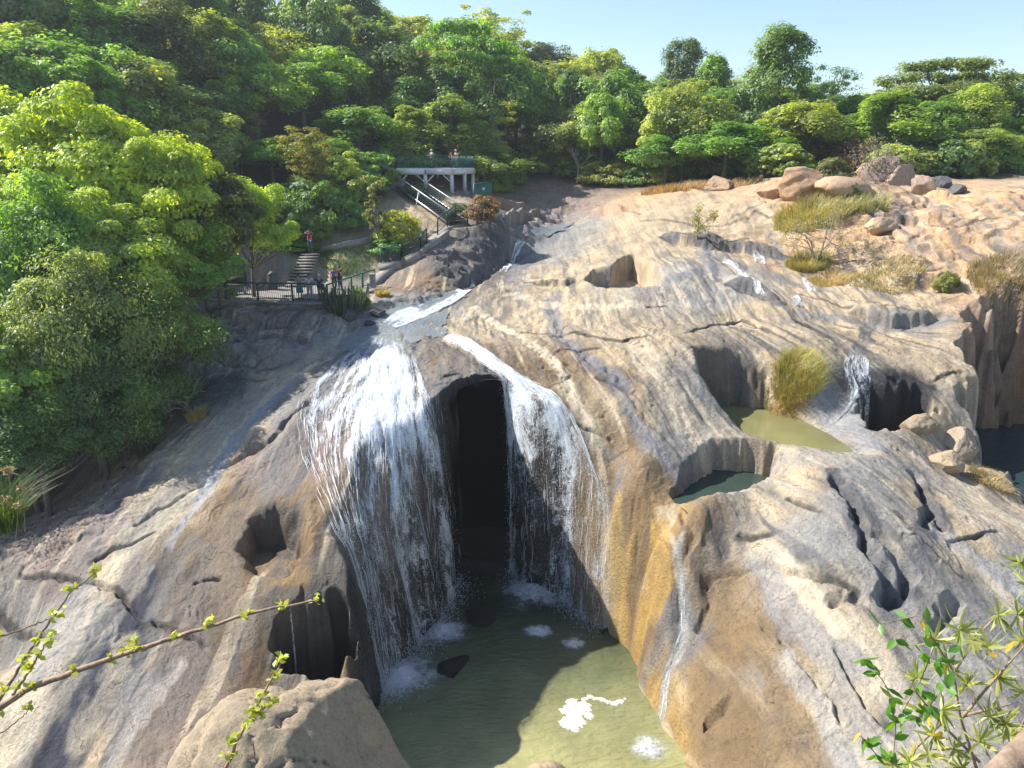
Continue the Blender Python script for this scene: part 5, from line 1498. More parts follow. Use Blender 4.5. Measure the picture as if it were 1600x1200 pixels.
def person(loc, rz, label, arms='rail', top=(.1,.1,.1), bottom=(.1,.1,.1), kind='shorts', hair=(.03,.02,.015), hairlen=0, H=1.72, group=None, seat=False, shoes=(.05,.05,.05), sleeve=.5, hat=None):
    root = empty('person', loc, label, 'person', group); root.rotation_euler = (0, 0, rz)
    s = H / 1.72; zo = -.46 if seat else 0.0
    J = {'pel': (0,0,.95), 'sp': (0,.01,1.12), 'ch': (0,.01,1.32), 'nk': (0,-.005,1.47), 'hd0': (0,-.02,1.54), 'hd1': (0,-.03,1.62), 'hd2': (0,-.01,1.69)}
    edges = [('pel','sp'),('sp','ch'),('ch','nk'),('nk','hd0'),('hd0','hd1'),('hd1','hd2')]
    R = {'pel': (.16,.115), 'sp': (.145,.10), 'ch': (.17,.11), 'nk': .055, 'hd0': (.07,.08), 'hd1': (.085,.10), 'hd2': (.07,.08)}
    lean = -.14 if arms == 'rail' else 0
    for n in ('sp','ch','nk','hd0','hd1','hd2'):
        x, y, z = J[n]; J[n] = (x, y + lean * (z - .95) / .7, z - abs(lean) * .1)
    for t, sx in (('l', -1), ('r', 1)):
        sh = (sx*.185, J['ch'][1], J['ch'][2] + .08)
        if arms == 'rail': el, wr = (sx*.27, sh[1]-.12, 1.12), (sx*.08, sh[1]-.30, 1.10)
        elif arms == 'face': el, wr = (sx*.33, -.16, 1.45), (sx*.09, -.20, 1.60)
        elif arms == 'phone': el, wr = (sx*.22, -.12, 1.18), (sx*.06, -.28, 1.42)
        else: el, wr = (sx*.24, .03, 1.12), (sx*.25, -.04, .87)
        ha = tuple(np.array(wr) + (np.array(wr) - np.array(el)) * .28)
        J.update({t+'sh': sh, t+'el': el, t+'wr': wr, t+'ha': ha})
        R.update({t+'sh': .062, t+'el': .046, t+'wr': .031, t+'ha': (.042,.022)})
        edges += [('ch',t+'sh'),(t+'sh',t+'el'),(t+'el',t+'wr'),(t+'wr',t+'ha')]
        d = np.array(ha) - np.array(wr); d = d / np.linalg.norm(d)
        sdv = np.cross(d, (0, 0, 1)); sdv = sdv / (np.linalg.norm(sdv) + 1e-6)
        for k, (of, ln) in enumerate([(-.03,.07),(-.01,.085),(.01,.08),(.03,.062)]):
            b_ = np.array(ha) + sdv * of + d * .015; J[t+'f%d' % k] = tuple(b_ + d * ln * .5); J[t+'g%d' % k] = tuple(b_ + d * ln + np.array((0,0,-.02)))
            R[t+'f%d' % k] = .010; R[t+'g%d' % k] = .007; edges += [(t+'ha', t+'f%d' % k), (t+'f%d' % k, t+'g%d' % k)]
        J[t+'th'] = tuple(np.array(wr) + d * .05 + sdv * sx * .055 + np.array((0,0,.02))); R[t+'th'] = .010; edges.append((t+'wr', t+'th'))
        hip = (sx*.095, 0, .90)
        if seat: kn, an = (sx*.11, -.42, .92), (sx*.11, -.42, .53)
        else: kn, an = (sx*.105, -.02 - .03*sx, .50), (sx*.11, .02, .085)
        to = (an[0] + sx*.02, an[1] - .17, an[2] - .05)
        J.update({t+'hp': hip, t+'kn': kn, t+'an': an, t+'to': to}); R.update({t+'hp': .095, t+'kn': .058, t+'an': .038, t+'to': .035})
        edges += [('pel',t+'hp'),(t+'hp',t+'kn'),(t+'kn',t+'an'),(t+'an',t+'to')]
    names = list(J); ix = {n: i for i, n in enumerate(names)}
    P3 = lambda n: (J[n][0]*s, J[n][1]*s, (J[n][2]+zo)*s)
    sc_ = lambda r, k=1.0, a=0.0: tuple((q*k+a)*s for q in r) if hasattr(r, '__len__') else ((r*k+a)*s,)*2
    bm_ = skinmesh('body', [P3(n) for n in names], [(ix[a], ix[b]) for a, b in edges], [sc_(R[n]) for n in names], root)
    obj('body', bm_, SKIN, root)
    def garment(nm, chain, k, a, mat):
        ns = []
        for e in chain:
            for n in e:
                if n not in ns: ns.append(n)
        m = skinmesh(nm, [P3(n) if not isinstance(n, tuple) else tuple(np.array(n)*s) for n in ns], [(ns.index(x), ns.index(y)) for x, y in chain], [sc_(R[n], k, a) for n in ns], root)
        return obj(nm, m, mat, root)
    for t in 'lr':
        a, b = np.array(J[t+'sh']), np.array(J[t+'el']); J[t+'sl'] = tuple(a + (b-a)*sleeve*1.1); R[t+'sl'] = .058
    garment('shirt', [('sp','ch'),('pel','sp'),('ch','lsh'),('lsh','lsl'),('ch','rsh'),('rsh','rsl')], 1.04, .012, cloth('shirt_fabric', top))
    if kind in ('shorts', 'trousers'):
        f = .75 if kind == 'shorts' else 1.92
        ch = [('pel','lhp'),('pel','rhp')]
        for t in 'lr':
            h_, k_, a_ = (np.array(J[t+q]) for q in ('hp','kn','an'))
            J[t+'c1'] = tuple(h_ + (k_-h_)*min(f, .97)); R[t+'c1'] = .075; ch.append((t+'hp', t+'c1'))
            if f > 1: J[t+'c2'] = tuple(k_ + (a_-k_)*(f-1)); R[t+'c2'] = .055; ch.append((t+'c1', t+'c2'))
        garment(kind, ch, 1.05, .014, cloth('trouser_fabric', bottom))
    else:
        zb = .46 if kind == 'skirt' else .22
        pth = [(0, 0, (1.02+zo)*s), (0, 0, .9*s), (0, -.01, .7*s), (0, -.01, zb*s)]
        V, Fq = tube(pth, np.array([.15, .185, .22, .25])*s, 16)
        V[:, 1] *= .75; V += 0.012*s*np.sin(np.arctan2(V[:, 1], V[:, 0])*8)[:, None]*np.array([1, 1, 0])*((1.0*s - V[:, 2:3]))
        obj('skirt', np_mesh('skirt', V, Fq), cloth('skirt_fabric', bottom), root)
    hd = np.array(J['hd1']); r0 = .108
    th = np.linspace(0, math.pi*.60, 7); ring = 14
    V = []
    for k, a in enumerate(th):
        for q in range(ring):
            ph = q/ring*2*math.pi; back = math.sin(ph)
            aa = a*(1 + .22*back) if k > 2 else a
            V.append(((hd[0]+math.sin(aa)*math.cos(ph)*.098)*s, (hd[1]+.018+math.sin(aa)*math.sin(ph)*.115)*s, (hd[2]+zo+.02+math.cos(aa)*r0)*s))
    Fq = [(k*ring+q, k*ring+(q+1)%ring, (k+1)*ring+(q+1)%ring, (k+1)*ring+q) for k in range(6) for q in range(ring)]
    obj('hair' if hat is None else 'hat', np_mesh('hair', V, Fq), cloth('hair', hat or hair), root)
    if hairlen:
        V, Fq = tube([(0, hd[1]+.08, hd[2]+.05), (0, hd[1]+.115, hd[2]-.08), (0, hd[1]+.12, hd[2]-hairlen)], [.075, .08, .05], 8)
        obj('long_hair', np_mesh('long_hair', (V+np.array((0,0,zo)))*s, Fq), cloth('hair', hair), root)
    fc = []
    for (x, z, w, h) in ((-.032, 0.0, .020, .010), (.032, 0.0, .020, .010), (0, -.062, .036, .008)):
        fc.append(box_vf(((hd[0]+x)*s, (hd[1]-.094)*s, (hd[2]+zo+z)*s), (w*s, .012*s, h*s)))
    obj('face_features', np_mesh('face_features', *join(fc), False), cloth('feature', (.05,.03,.03)), root)
    fc = [box_vf(((hd[0])*s, (hd[1]-.104)*s, (hd[2]+zo-.025)*s), (.024*s, .03*s, .045*s))] + [box_vf(((hd[0]+q)*s, (hd[1]+.01)*s, (hd[2]+zo-.01)*s), (.016*s, .035*s, .055*s)) for q in (-.09, .09)]
    o = obj('nose_and_ears', np_mesh('nose_and_ears', *join(fc), False), SKIN, root); b = o.modifiers.new('bevel', 'BEVEL'); b.width = .006; b.segments = 2
    for t in 'lr':
        a = np.array(J[t+'an']); q = np.array(J[t+'to'])
        V, Fq = tube([a + (0,.05,-.035), a + (0,0,-.02), (a+q)/2 + (0,0,-.02), q + (0,-.03,-.005)], [.04,.052,.05,.03], 8)
        obj('shoe', np_mesh('shoe', (V+np.array((0,0,zo)))*s, Fq), cloth('shoe', shoes), root)
    return root
def at_T(u, v): p = T_(u, v); return (p[0], p[1], ZT)
person(at_T(469.5, 467.5), 0, 'woman in a grey top and turquoise skirt leaning on the terrace railing', 'rail', (.25,.28,.30), (.02,.30,.34), 'skirt', (.03,.02,.015), .2, 1.70)
person(at_T(485, 468.5), .35, 'person in a lilac top and long pale trousers at the terrace railing', 'rail', (.55,.50,.62), (.48,.56,.58), 'trousers', (.10,.07,.05), 0, 1.76)
person(at_T(501.5, 469.5), 0, 'grey haired man in a navy shirt and navy shorts leaning on the terrace railing', 'rail', (.035,.05,.13), (.03,.035,.09), 'shorts', (.50,.48,.46), 0, 1.78)
person(at_T(523, 452), .2, 'person in a purple patterned top at the back of the terrace', 'side', (.22,.12,.30), (.05,.05,.08), 'trousers', (.25,.18,.14), .1, 1.58)
person(at_T(532, 452), -.3, 'dark haired person in black at the back of the terrace', 'phone', (.03,.03,.045), (.04,.04,.06), 'trousers', (.01,.01,.01), 0, 1.66)
pr = P(485.5, 393.5, 59.3); pr[2] = st0[2] + .02
person((pr[0], st0[1] + .25, st0[2] + .06), 0, 'man in a crimson shirt above the dark steps, hands raised to his eyes', 'face', (.36,.012,.06), (.10,.12,.18), 'trousers', (.03,.02,.015), 0, 1.76)
pd = D_(674.5, 75.45)
person((D_(675, 76.5)[0], 76.5, ZD), -.9, 'white haired man in a pale shirt raising a camera on the viewing deck', 'phone', (.62,.58,.56), (.30,.27,.24), 'shorts', (.72,.70,.66), 0, 1.78)
person((D_(714.5, 77.8)[0], 77.8, ZD), -.8, 'person in a pink shirt and pale hat at the corner of the viewing deck', 'rail', (.75,.36,.36), (.10,.10,.12), 'shorts', (.7,.66,.6), 0, 1.80, hat=(.75,.70,.62))
person((D_(706.5, 77.6)[0], 77.6, ZD), -.5, 'dark clothed person half hidden beside the pink shirt on the viewing deck', 'rail', (.03,.035,.04), (.04,.04,.05), 'trousers', (.015,.012,.01), 0, 1.66)

# ================================================================== BOULDERS
def boulder(loc, size, rot, seed, col, label, sub=5, cut=7, amp=.12, dlo=.62):
    import bmesh
    r = np.random.default_rng(seed)
    bm = bmesh.new(); bmesh.ops.create_icosphere(bm, subdivisions=sub, radius=1.0)
    V = np.array([v.co for v in bm.verts]); Fq = np.array([[v.index for v in f.verts] for f in bm.faces]); bm.free()
    for _ in range(cut):                               # flattened faces
        n = r.normal(size=3); n[2] *= .8; n /= np.linalg.norm(n); d = r.uniform(dlo, .9)
        e = V @ n - d; V = V - np.where(e > 0, e * .95, 0)[:, None] * n
    D_n = V / np.linalg.norm(V, axis=1)[:, None]
    k = amp * fbm(V[:, 0] * 1.3 + V[:, 2] * .7 + seed, V[:, 1] * 1.3 - V[:, 2] * .9, 5, seed) + amp * .25 * fbm(V[:, 0] * 6 + V[:, 2] * 3, V[:, 1] * 6 - V[:, 2] * 4, 3, seed + 1)
    crk = np.abs(fbm(V[:, 0] * .9 + V[:, 2] * .5 + seed * 3, V[:, 1] * .9 + V[:, 2] * .4, 3, seed + 5))
    k = k - amp * .5 * np.clip(1 - crk / .022, 0, 1)
    V = V + D_n * k[:, None]
    V = V * np.array(size)
    o = obj('boulder', np_mesh('boulder', V, Fq), rock_material(False, col, 'boulder_rock_%d' % seed))
    o.location = tuple(loc); o.rotation_euler = rot
    return tag(o, label, 'boulder')
boulder(P(462,1222,18.8) + (0, .3, -.5), (4.0, 3.0, 3.9), (.05, .22, .3), 3, (.36,.285,.195), 'huge rounded tan boulder with cracks in the bottom left foreground', 6, 12, .12, .6)
boulder(PZ(850, 1235, -.3) + (0, 0, 0), (1.1, .9, 1.0), (0, 0, .4), 5, (.42,.33,.22), 'tan rock tip at the bottom edge of the sunlit pool')
for (u, v), sz, sd2, lab in [((742, 893), (2.2, .8, 1.0), 41, 'black wet rock pile at the back of the dark cave'), ((708, 1040), (.9, .7, .35), 42, 'low black rock just above the water at the foot of the left curtain'), ((745, 962), (1.0, .9, .22), 43, 'dark gravel mound awash between the two falls'), ((952, 985), (.55, .5, .4), 44, 'dark rock at the foot of the golden wall')]:
    boulder(PZ(u, v, 0), sz, (0, 0, sd2), sd2, (.022, .021, .02), lab, 5, 14, .16, .5)
for u, v, w, h, dd, sd2, c, lab in [
 (1445,668,1.25,.75,0,11,(.36,.28,.19),'flat-topped block perched on the pit rim near the right edge'), (1500,700,1.5,.8,-.4,12,(.42,.33,.23),'layered slab rock below the perched block'),
 (1470,722,1.1,.7,-.8,13,(.40,.31,.21),'tilted rock wedge at the foot of the layered slab'), (1555,728,1.3,.45,-.3,14,(.34,.27,.19),'low rock at the edge of the dark right-hand pool'),
 (1418,285,1.7,1.5,2,15,(.40,.29,.22),'tall round boulder at the forest edge'), (1448,293,1.3,1.1,1,16,(.36,.26,.19),'brown boulder leaning against the tall round one'), (1395,280,2.2,1.6,4,17,(.26,.20,.17),'shadowed boulder left of the tall round one'),
 (1362,272,1.8,1.2,3,18,(.40,.28,.2),'orange rock under the grey leafless bush'), (1125,293,2.4,1.1,2,19,(.46,.32,.21),'orange rock on the ridge under the dry grass'), (1480,292,1.2,.8,2,20,(.10,.10,.11),'black rock in the far rapids'),
 (1505,300,1.0,.6,2,21,(.12,.12,.13),'small black rock right of the far rapids'), (1375,355,1.6,.7,0,22,(.52,.38,.25),'pale orange ledge block on the right bank'), (1255,300,3.2,1.7,1,23,(.50,.32,.19),'big orange block standing proud of the tan ridge'),
 (1212,304,1.6,1.5,1,24,(.46,.30,.19),'narrow orange block left of the big orange block'), (1320,300,2.6,1.1,1,25,(.50,.34,.22),'broken orange block right of the big orange block'),
 (575,505,.5,.25,0,26,(.06,.06,.065),'small black stone in the stream above the left curtain'), (545,495,.9,.5,0,27,(.10,.095,.10),'dark rock under the spiny bush by the stream'), (590,490,.8,.5,0,28,(.08,.08,.09),'wet black rock at the stream bend'),
 (510,1005,.01,.01,0,29,(.1,.1,.1),None)]:
    if not lab: continue
    g = ground(u, v + 4, ymin=24); g = g + (0, dd * .3 + .2, h * .25)
    boulder(g, (w, w * .8, h), (rs_.uniform(-.1, .1), rs_.uniform(-.15, .15), rs_.uniform(0, 6)), sd2, c, lab, 5, 16, .10, .45)

# ================================================================== SHRUBS, GRASS, TWIGS
SH = FAR['bush']
def shrub(u, v, h, w, color, label, proto=None, ymin=20, name='bush'):
    g = ground(u, v, ymin=ymin)
    return place_tree(proto or rs_.choice(SH), name, (g[0], g[1], g[2] - .12), h, w, rs_.random() * 6, color, label, 'bush')
DBUSH = make_tree('bush', 31, 60, 150, .10, 3.0, 3.6, trunk=.012)
shrub(622, 383, 3.3, 3.9, (.46,.52,.04), 'bright yellow-green bush beside the climbing path', DBUSH, 40)
shrub(605, 395, 1.4, 3.0, (.06,.12,.03), 'dark green low bush at the foot of the yellow-green bush', DBUSH, 40)
shrub(550, 357, 2.7, 2.9, (.06,.13,.04), 'dark green bush on the bank left of the slender tree', DBUSH, 40)
shrub(503, 372, 2.0, 2.0, (.07,.13,.04), 'small green bush behind the man in crimson', DBUSH, 40)
shrub(465, 390, 1.0, 3.6, (.07,.14,.02), 'low green ground bush left of the top of the steps', DBUSH, 40)
shrub(440, 375, 1.6, 3.0, (.11,.12,.06), 'grey-green scrub left of the man in crimson', DBUSH, 40)
shrub(512, 360, 4.6, 4.2, (.05,.09,.03), 'dark shaded shrub under the yellowish tree', DBUSH, 40)
shrub(470, 365, 4.0, 4.0, (.045,.085,.03), 'dark shaded shrub left of the yellowish tree', DBUSH, 40)
shrub(755, 345, 2.6, 3.4, (.26,.17,.08), 'dry brown bush on the rock knob below the deck', DBUSH, 40)
shrub(718, 330, 1.0, 2.2, (.22,.28,.03), 'small yellow-green tuft beside the staircase foot', DBUSH, 40)
shrub(648, 308, 1.2, 2.4, (.13,.20,.03), 'low green tuft above the slender tree', DBUSH, 40)
shrub(1478, 455, 1.5, 1.6, (.24,.28,.06), 'light green bush on the edge of the orange cliff', DBUSH, 30)
shrub(1330, 320, 2.0, 1.8, (.13,.22,.03), 'green bush at the right end of the yellow grass patch', DBUSH, 40)
shrub(1285, 262, 4.0, 4.4, (.26,.20,.15), 'reddish brown dry bush behind the orange blocks', DBUSH, 50)
shrub(1330, 266, 3.6, 3.8, (.28,.18,.14), 'dusty pink dry bush at the forest foot', DBUSH, 50)
shrub(1300, 285, 2.4, 3.2, (.20,.22,.08), 'olive bush between the two dry bushes', DBUSH, 50)
for u, v, h, w in [(800,288,2.6,3.6),(835,272,2.4,4.2),(872,262,3.2,5.0),(905,274,2.6,4.4),(935,288,3.2,4.6),(965,290,3.0,4.6),(1000,290,2.6,4.0),(780,300,2.2,3.0),(1030,288,2.4,4.2)]:
    o = shrub(u, v, h, w, rs_.choice([(.09,.14,.04), (.07,.12,.04), (.12,.13,.05)]), 'green scrub fringing the brown rocks at the gorge head', DBUSH, 60); o['group'] = 'scrub fringing the gorge head'
# slender pale tree
SL = make_tree('feather', 33, 26, 90, .13, 6.5, 3.0, trunk=.014, limbs=12)
SL[1].materials[0] = PALEBARK
g = ground(588, 385, ymin=45)
place_tree(SL, 'slender_tree', g, 6.2, 2.2, 1.2, (.24,.27,.09), 'slender pale-trunked tree with thin foliage beside the yellow-green bush')
SL2 = make_tree('round', 34, 30, 130, .12, 6.5, 4.5, trunk=.014, limbs=12)
g = ground(540, 330, ymin=45)
place_tree(SL2, 'small_tree', g, 5.2, 4.0, 1.2, (.13,.16,.06), 'small grey-green tree behind the rocks left of the slender tree')

def branching(name, base, h, seed, label, mat, levels=4, spread=.5, r0=.06, cat='shrub', nstem=3, leafcol=None, nleaf=0, leaf=.05, lean=(0, 0)):
    r = np.random.default_rng(seed); parts = []; tips = []
    root = empty(name, base, label, cat)
    def grow(p, d, L, rad, lv):
        n = 5; q = [p]
        for i in range(n):
            d = d + r.normal(size=3) * .16; d = d / np.linalg.norm(d); q.append(q[-1] + d * L / n)
        parts.append(tube(q, np.linspace(rad, rad * .55, n + 1), 5)); tips.append(q[-1]); tips.append(q[3])
        if lv > 0:
            for _ in range(r.integers(2, 4)):
                nd = d + r.normal(size=3) * spread; nd[2] += .12; nd /= np.linalg.norm(nd)
                grow(q[int(r.integers(3, n + 1))], nd, L * r.uniform(.55, .85), rad * .55, lv - 1)
    for _ in range(nstem):
        d0 = np.array([lean[0] + r.normal() * spread * .7, lean[1] + r.normal() * spread * .7, 1.0]); d0 /= np.linalg.norm(d0)
        grow(np.array([r.normal() * .08, r.normal() * .08, -.1]), d0, h * .38, r0, levels)
    o = obj('branches', np_mesh('branches', *join(parts)), mat, root)
    if nleaf:
        t_ = np.array(tips); c = t_[r.integers(len(t_), size=nleaf)] + r.normal(size=(nleaf, 3)) * h * .045
        V, Fq = leaves(c, r.normal(size=(nleaf, 3)) + np.array((0, 0, .6)), leaf * r.uniform(.6, 1.3, nleaf), r, .4)
        lo = obj('leaves', np_mesh('leaves', V, Fq, False), LEAF, root); lo.color = (*leafcol, 1)
    return root
DRYBARK = plain('dry_twigs', (.30, .26, .22), .9, var=.25)
branching('bare_shrub', ground(290, 640, ymin=30), 3.6, 3, 'pale leafless shrub on the rough rock left of the slab', DRYBARK, 4, .45, .05, nstem=4)
branching('bare_shrub', ground(1275, 410, ymin=40), 5.0, 4, 'large greyish nearly leafless shrub among grass on the right bank', DRYBARK, 4, .6, .07, nstem=5, leafcol=(.30,.29,.16), nleaf=2600, leaf=.07)
branching('small_tree', ground(1090, 372, ymin=45), 3.3, 5, 'small sparse tree standing on the dark ledge', BARK, 4, .5, .06, nstem=1, leafcol=(.26,.27,.12), nleaf=900, leaf=.09, cat='tree')
branching('bare_shrub', T_(408, 452), 2.6, 6, 'dark bare branches beside the bin on the terrace', BARK, 3, .6, .035, nstem=3)
branching('bare_shrub', ground(1378, 280, ymin=45), 4.4, 7, 'grey leafless bush above the shadowed boulder', DRYBARK, 4, .7, .05, nstem=6, leafcol=(.28,.26,.18), nleaf=800, leaf=.10)
for u, vt, d, sd2, lab in [(800,120,92,61,'dead pale tree with bare limbs on the dark slope'), (872,50,120,62,'bare white tree on the skyline above the gorge head'), (590,20,120,63,'leafless twigs on the skyline near the dark tall tree'), (905,200,92,64,'grey leafless tree low on the slope above the gorge head')]:
    x = P(u, vt, d)[0]; zb = float(grid_z(x, d)); branching('dead_tree', (x, d, zb), (P(u, vt, d)[2] - zb) * .95, sd2, lab, plain('dead_wood', (.42, .37, .32), .9), 4, .4, .16, 'tree', 1)

GRASSM = leaf_material('grass_blades', .2, .35)
def tuft(name, u, v, n, h, rad, color, label, seed, ymin=20, cat='grass', droop=.5, base=None, w=.012):
    r = np.random.default_rng(seed)
    g = ground(u, v, ymin=ymin) if base is None else np.array(base, float)
    a = r.random(n) * 6.283; q = rad * np.sqrt(r.random(n))
    bx, by = np.cos(a) * q, np.sin(a) * q * .8
    bz = (grid_z(g[0] + bx, g[1] + by) - g[2]) if base is None else np.zeros(n)
    hh = h * r.uniform(.45, 1.0, n); dr = a + r.normal(size=n) * .9; ln = hh * r.uniform(.15, droop + .3, n)
    parts = []
    S = []
    for t in (0, .4, .75, 1.0):
        c = np.stack([bx + np.cos(dr) * ln * t ** 2, by + np.sin(dr) * ln * t ** 2, bz - .05 + hh * (t - .25 * droop * t ** 3)], 1)
        wv = np.stack([-np.sin(dr + .6), np.cos(dr + .6), 0 * dr], 1) * (w * (1.05 - t) * r.uniform(.7, 1.4, n))[:, None]
        S += [c - wv, c + wv]
    V = np.stack(S, 1).reshape(-1, 3)
    b = (np.arange(n) * 8)[:, None]
    Fq = np.concatenate([b + np.array([[0, 1, 3, 2]]), b + np.array([[2, 3, 5, 4]]), b + np.array([[4, 5, 7, 6]])])
    o = obj(name, np_mesh(name, V, Fq), GRASSM); o.location = tuple(g); o.color = (*color, 1)
    return tag(o, label, cat)
YEL, STRAW, LGR = (.40,.38,.09), (.46,.36,.17), (.20,.27,.05)
tuft('grass_tuft', 1250, 580, 2600, 1.15, 1.25, (.46,.43,.12), 'big yellow-green grass tuft between the pothole pool and the dark pit', 1, w=.009, droop=.9)
tuft('grass_tuft', 1228, 606, 1800, .9, 1.0, STRAW, 'straw coloured grass hanging left of the big grass tuft', 2, droop=1.1)
tuft('grass_patch', 1275, 335, 3400, 1.3, 3.0, (.44,.40,.15), 'yellow-green grass patch below the big orange block', 3, 40, w=.03)
tuft('grass_tuft', 1262, 418, 2200, .9, 1.5, (.36,.33,.12), 'yellow grass around the foot of the large leafless shrub', 4, 35, w=.02)
tuft('grass_tuft', 1300, 440, 1600, .5, 1.6, STRAW, 'dry straw grass right of the large leafless shrub', 5, 35, w=.018)
tuft('grass_tuft', 1545, 748, 900, .5, 1.0, STRAW, 'dead straw grass on the slab below the low rock', 6, 20, droop=1.3)
tuft('grass_tuft', 1390, 425, 1500, .6, 2.2, (.38,.33,.16), 'sparse dry grass on the orange bank', 7, 35, w=.02)
tuft('grass_tuft', 1570, 425, 1600, .9, 2.0, (.36,.30,.17), 'brown dry grass near the right edge above the cliff', 8, 35, w=.02)
tuft('grass_tuft', 1060, 296, 1400, .9, 3.6, (.40,.27,.14), 'tawny grass along the ridge below the forest', 9, 55, w=.035)
tuft('grass_tuft', 1140, 290, 900, .8, 3.0, (.40,.28,.15), 'tawny grass between two ridge rocks', 10, 55, w=.035)
tuft('grass_tuft', 1345, 322, 1200, 1.2, 2.0, (.34,.32,.14), 'olive grass right of the green bush on the right bank', 13, 45, w=.03)
tuft('grass_tuft', 598, 462, 500, .7, .5, STRAW, 'pale straw tuft below the gate pillar', 11, 40, w=.02)
tuft('grass_tuft', 540, 403, 1500, .5, 2.0, (.10,.20,.03), 'green grass strip beside the steps', 12, 40, w=.02)
tuft('grass_tuft', 505, 398, 900, .5, 1.2, (.10,.19,.03), 'green grass at the top right of the steps', 16, 40, w=.02)
tuft('agave', 228, 712, 260, 1.0, .35, (.13,.15,.10), 'spiky grey-green plant at the edge of the slab', 14, 20, 'plant', .7, w=.03)
tuft('grass_tuft', 308, 655, 500, .8, .45, STRAW, 'dry grass at the foot of the pale leafless shrub', 15, 25, w=.015)
# spiny succulent bush at the terrace corner
g = ground(537, 488, ymin=38)
r = np.random.default_rng(9); parts = []
for k in range(120):
    a = r.random() * 6.28; q = r.random() ** .5; d = np.array([math.cos(a) * q * .9, math.sin(a) * q * .7, 1]); d /= np.linalg.norm(d)
    L = r.uniform(1.0, 2.1); b0 = np.array([math.cos(a) * q * .8, math.sin(a) * q * .6, -.1]); t = np.linspace(0, 1, 5)[:, None]
    pth = b0 + np.array([d[0], d[1], 0]) * L * np.sin(t * 1.3) * .8 + np.array([0, 0, 1]) * L * t ** 1.2 * .9
    parts.append(tube(pth, np.linspace(.055, .035, 5), 5))
eu = empty('succulent_bush', g, 'dark candelabra succulent bush at the right end of the terrace wall', 'bush')
obj('stems', np_mesh('stems', *join(parts)), plain('succulent', (.075,.10,.055), .7, var=.4, scale=3), eu)
shrub(560, 482, 1.7, 1.6, (.10,.13,.05), 'green scrub leaning over the stream beside the succulent', DBUSH, 38)
# reeds at the left edge
rd = P(8, 812, 15.5)
tuft('reed_clump', 0, 0, 420, 1.5, .45, (.10,.16,.035), 'green reed clump at the left edge of the frame', 21, base=rd + (-.15, 0, -.2), w=.014, cat='reeds', droop=.7)
hr = np.random.default_rng(5); hp = []
for k in range(9):
    b0 = np.array(rd) + (hr.uniform(-.7, .5), hr.uniform(-.3, .3), -.4); t0_ = b0 + (hr.uniform(-.1, .35), 0, hr.uniform(.9, 1.6))
    hp.append((b0, t0_))
rr2 = empty('reed_flowers', rd, 'buff flower heads on thin stalks above the reed clump', 'reeds')
mobj('stalks', [tube(resample([a, (a + b) / 2 + (.03, 0, .05), b], 6), np.linspace(.012, .006, 6), 5) for a, b in hp], plain('reed_stalk', (.30,.27,.12)), rr2)
RFL = plain('reed_flower', (.50, .36, .17))
for a, b in hp:
    fl_ = []
    for k in range(26):
        c = b + hr.normal(size=3) * .04; fl_.append(tube([c, c + hr.normal(size=3) * .05 + (0, 0, .03)], [.022, .006], 4))
    mobj('flower_head', fl_, RFL, rr2)

# ---- close twigs with buds on the left, leafy shrub on the right
TWIG = plain('twig_bark', (.30, .20, .13), .75, var=.3, scale=30, bump=.3)
BUD = leaf_material('bud_leaves', .25, .5)
def twig(px, d0, d1, r0, r1, nb, seed, label, size=.028):
    r = np.random.default_rng(seed)
    dd = np.linspace(d0, d1, len(px))
    pts = np.array([P(u, v, d) for (u, v), d in zip(px, dd)])
    q = resample(pts, 40); q[1:-1] += r.normal(size=(38, 3)) * .002
    root = empty('budding_branch', q[0], label, 'branch')
    mobj('stem', [tube(q, np.linspace(r0, r1, 40), 7)], TWIG, root, True)
    for k in range(nb):
        p = q[int((.12 + .88 * k / max(1, nb - 1)) * 39)] + r.normal(size=3) * .004
        m = r.integers(8, 15)
        c = p + r.normal(size=(m, 3)) * size * .45 + (0, 0, size * .3)
        V, Fq = leaves(c, r.normal(size=(m, 3)) + (0, -.4, .7), size * r.uniform(.4, .85, m), r, .6)
        o = obj('bud', np_mesh('bud', V - q[0], Fq, False), BUD, root); o.color = (.46, .52, .11, 1)
    return root
twig([(-60,1150),(0,1105),(40,1078),(140,1040),(250,1003),(400,955),(495,938)], 2.6, 3.0, .017, .005, 10, 1, 'longest budding branch reaching right across the wet slab')
twig([(-30,1140),(20,1060),(65,990),(110,925),(148,895)], 2.7, 3.1, .009, .0035, 7, 2, 'upright budding twig left of the longest branch')
twig([(20,1085),(45,1050),(75,1000),(80,995)], 2.62, 2.8, .007, .003, 5, 3, 'short forked twig rising from the base of the longest branch', .03)
twig([(-20,1000),(30,985),(90,962)], 2.8, 3.0, .005, .0025, 2, 4, 'thin twig at the left edge above the others')
twig([(340,1230),(370,1160),(400,1105),(425,1060),(440,1032)], 2.4, 2.6, .008, .003, 8, 5, 'budding twig rising in front of the huge boulder', .028)
twig([(390,1120),(410,1108),(432,1096)], 2.48, 2.55, .004, .002, 4, 8, 'side shoot of the twig in front of the huge boulder', .024)
twig([(-30,1165),(10,1140),(48,1108)], 2.5, 2.6, .005, .002, 2, 6, 'lowest thin twig at the left edge', .02)
twig([(190,1024),(205,1008),(212,1000)], 2.85, 2.88, .004, .002, 4, 7, 'stubby shoot on the longest branch', .024)

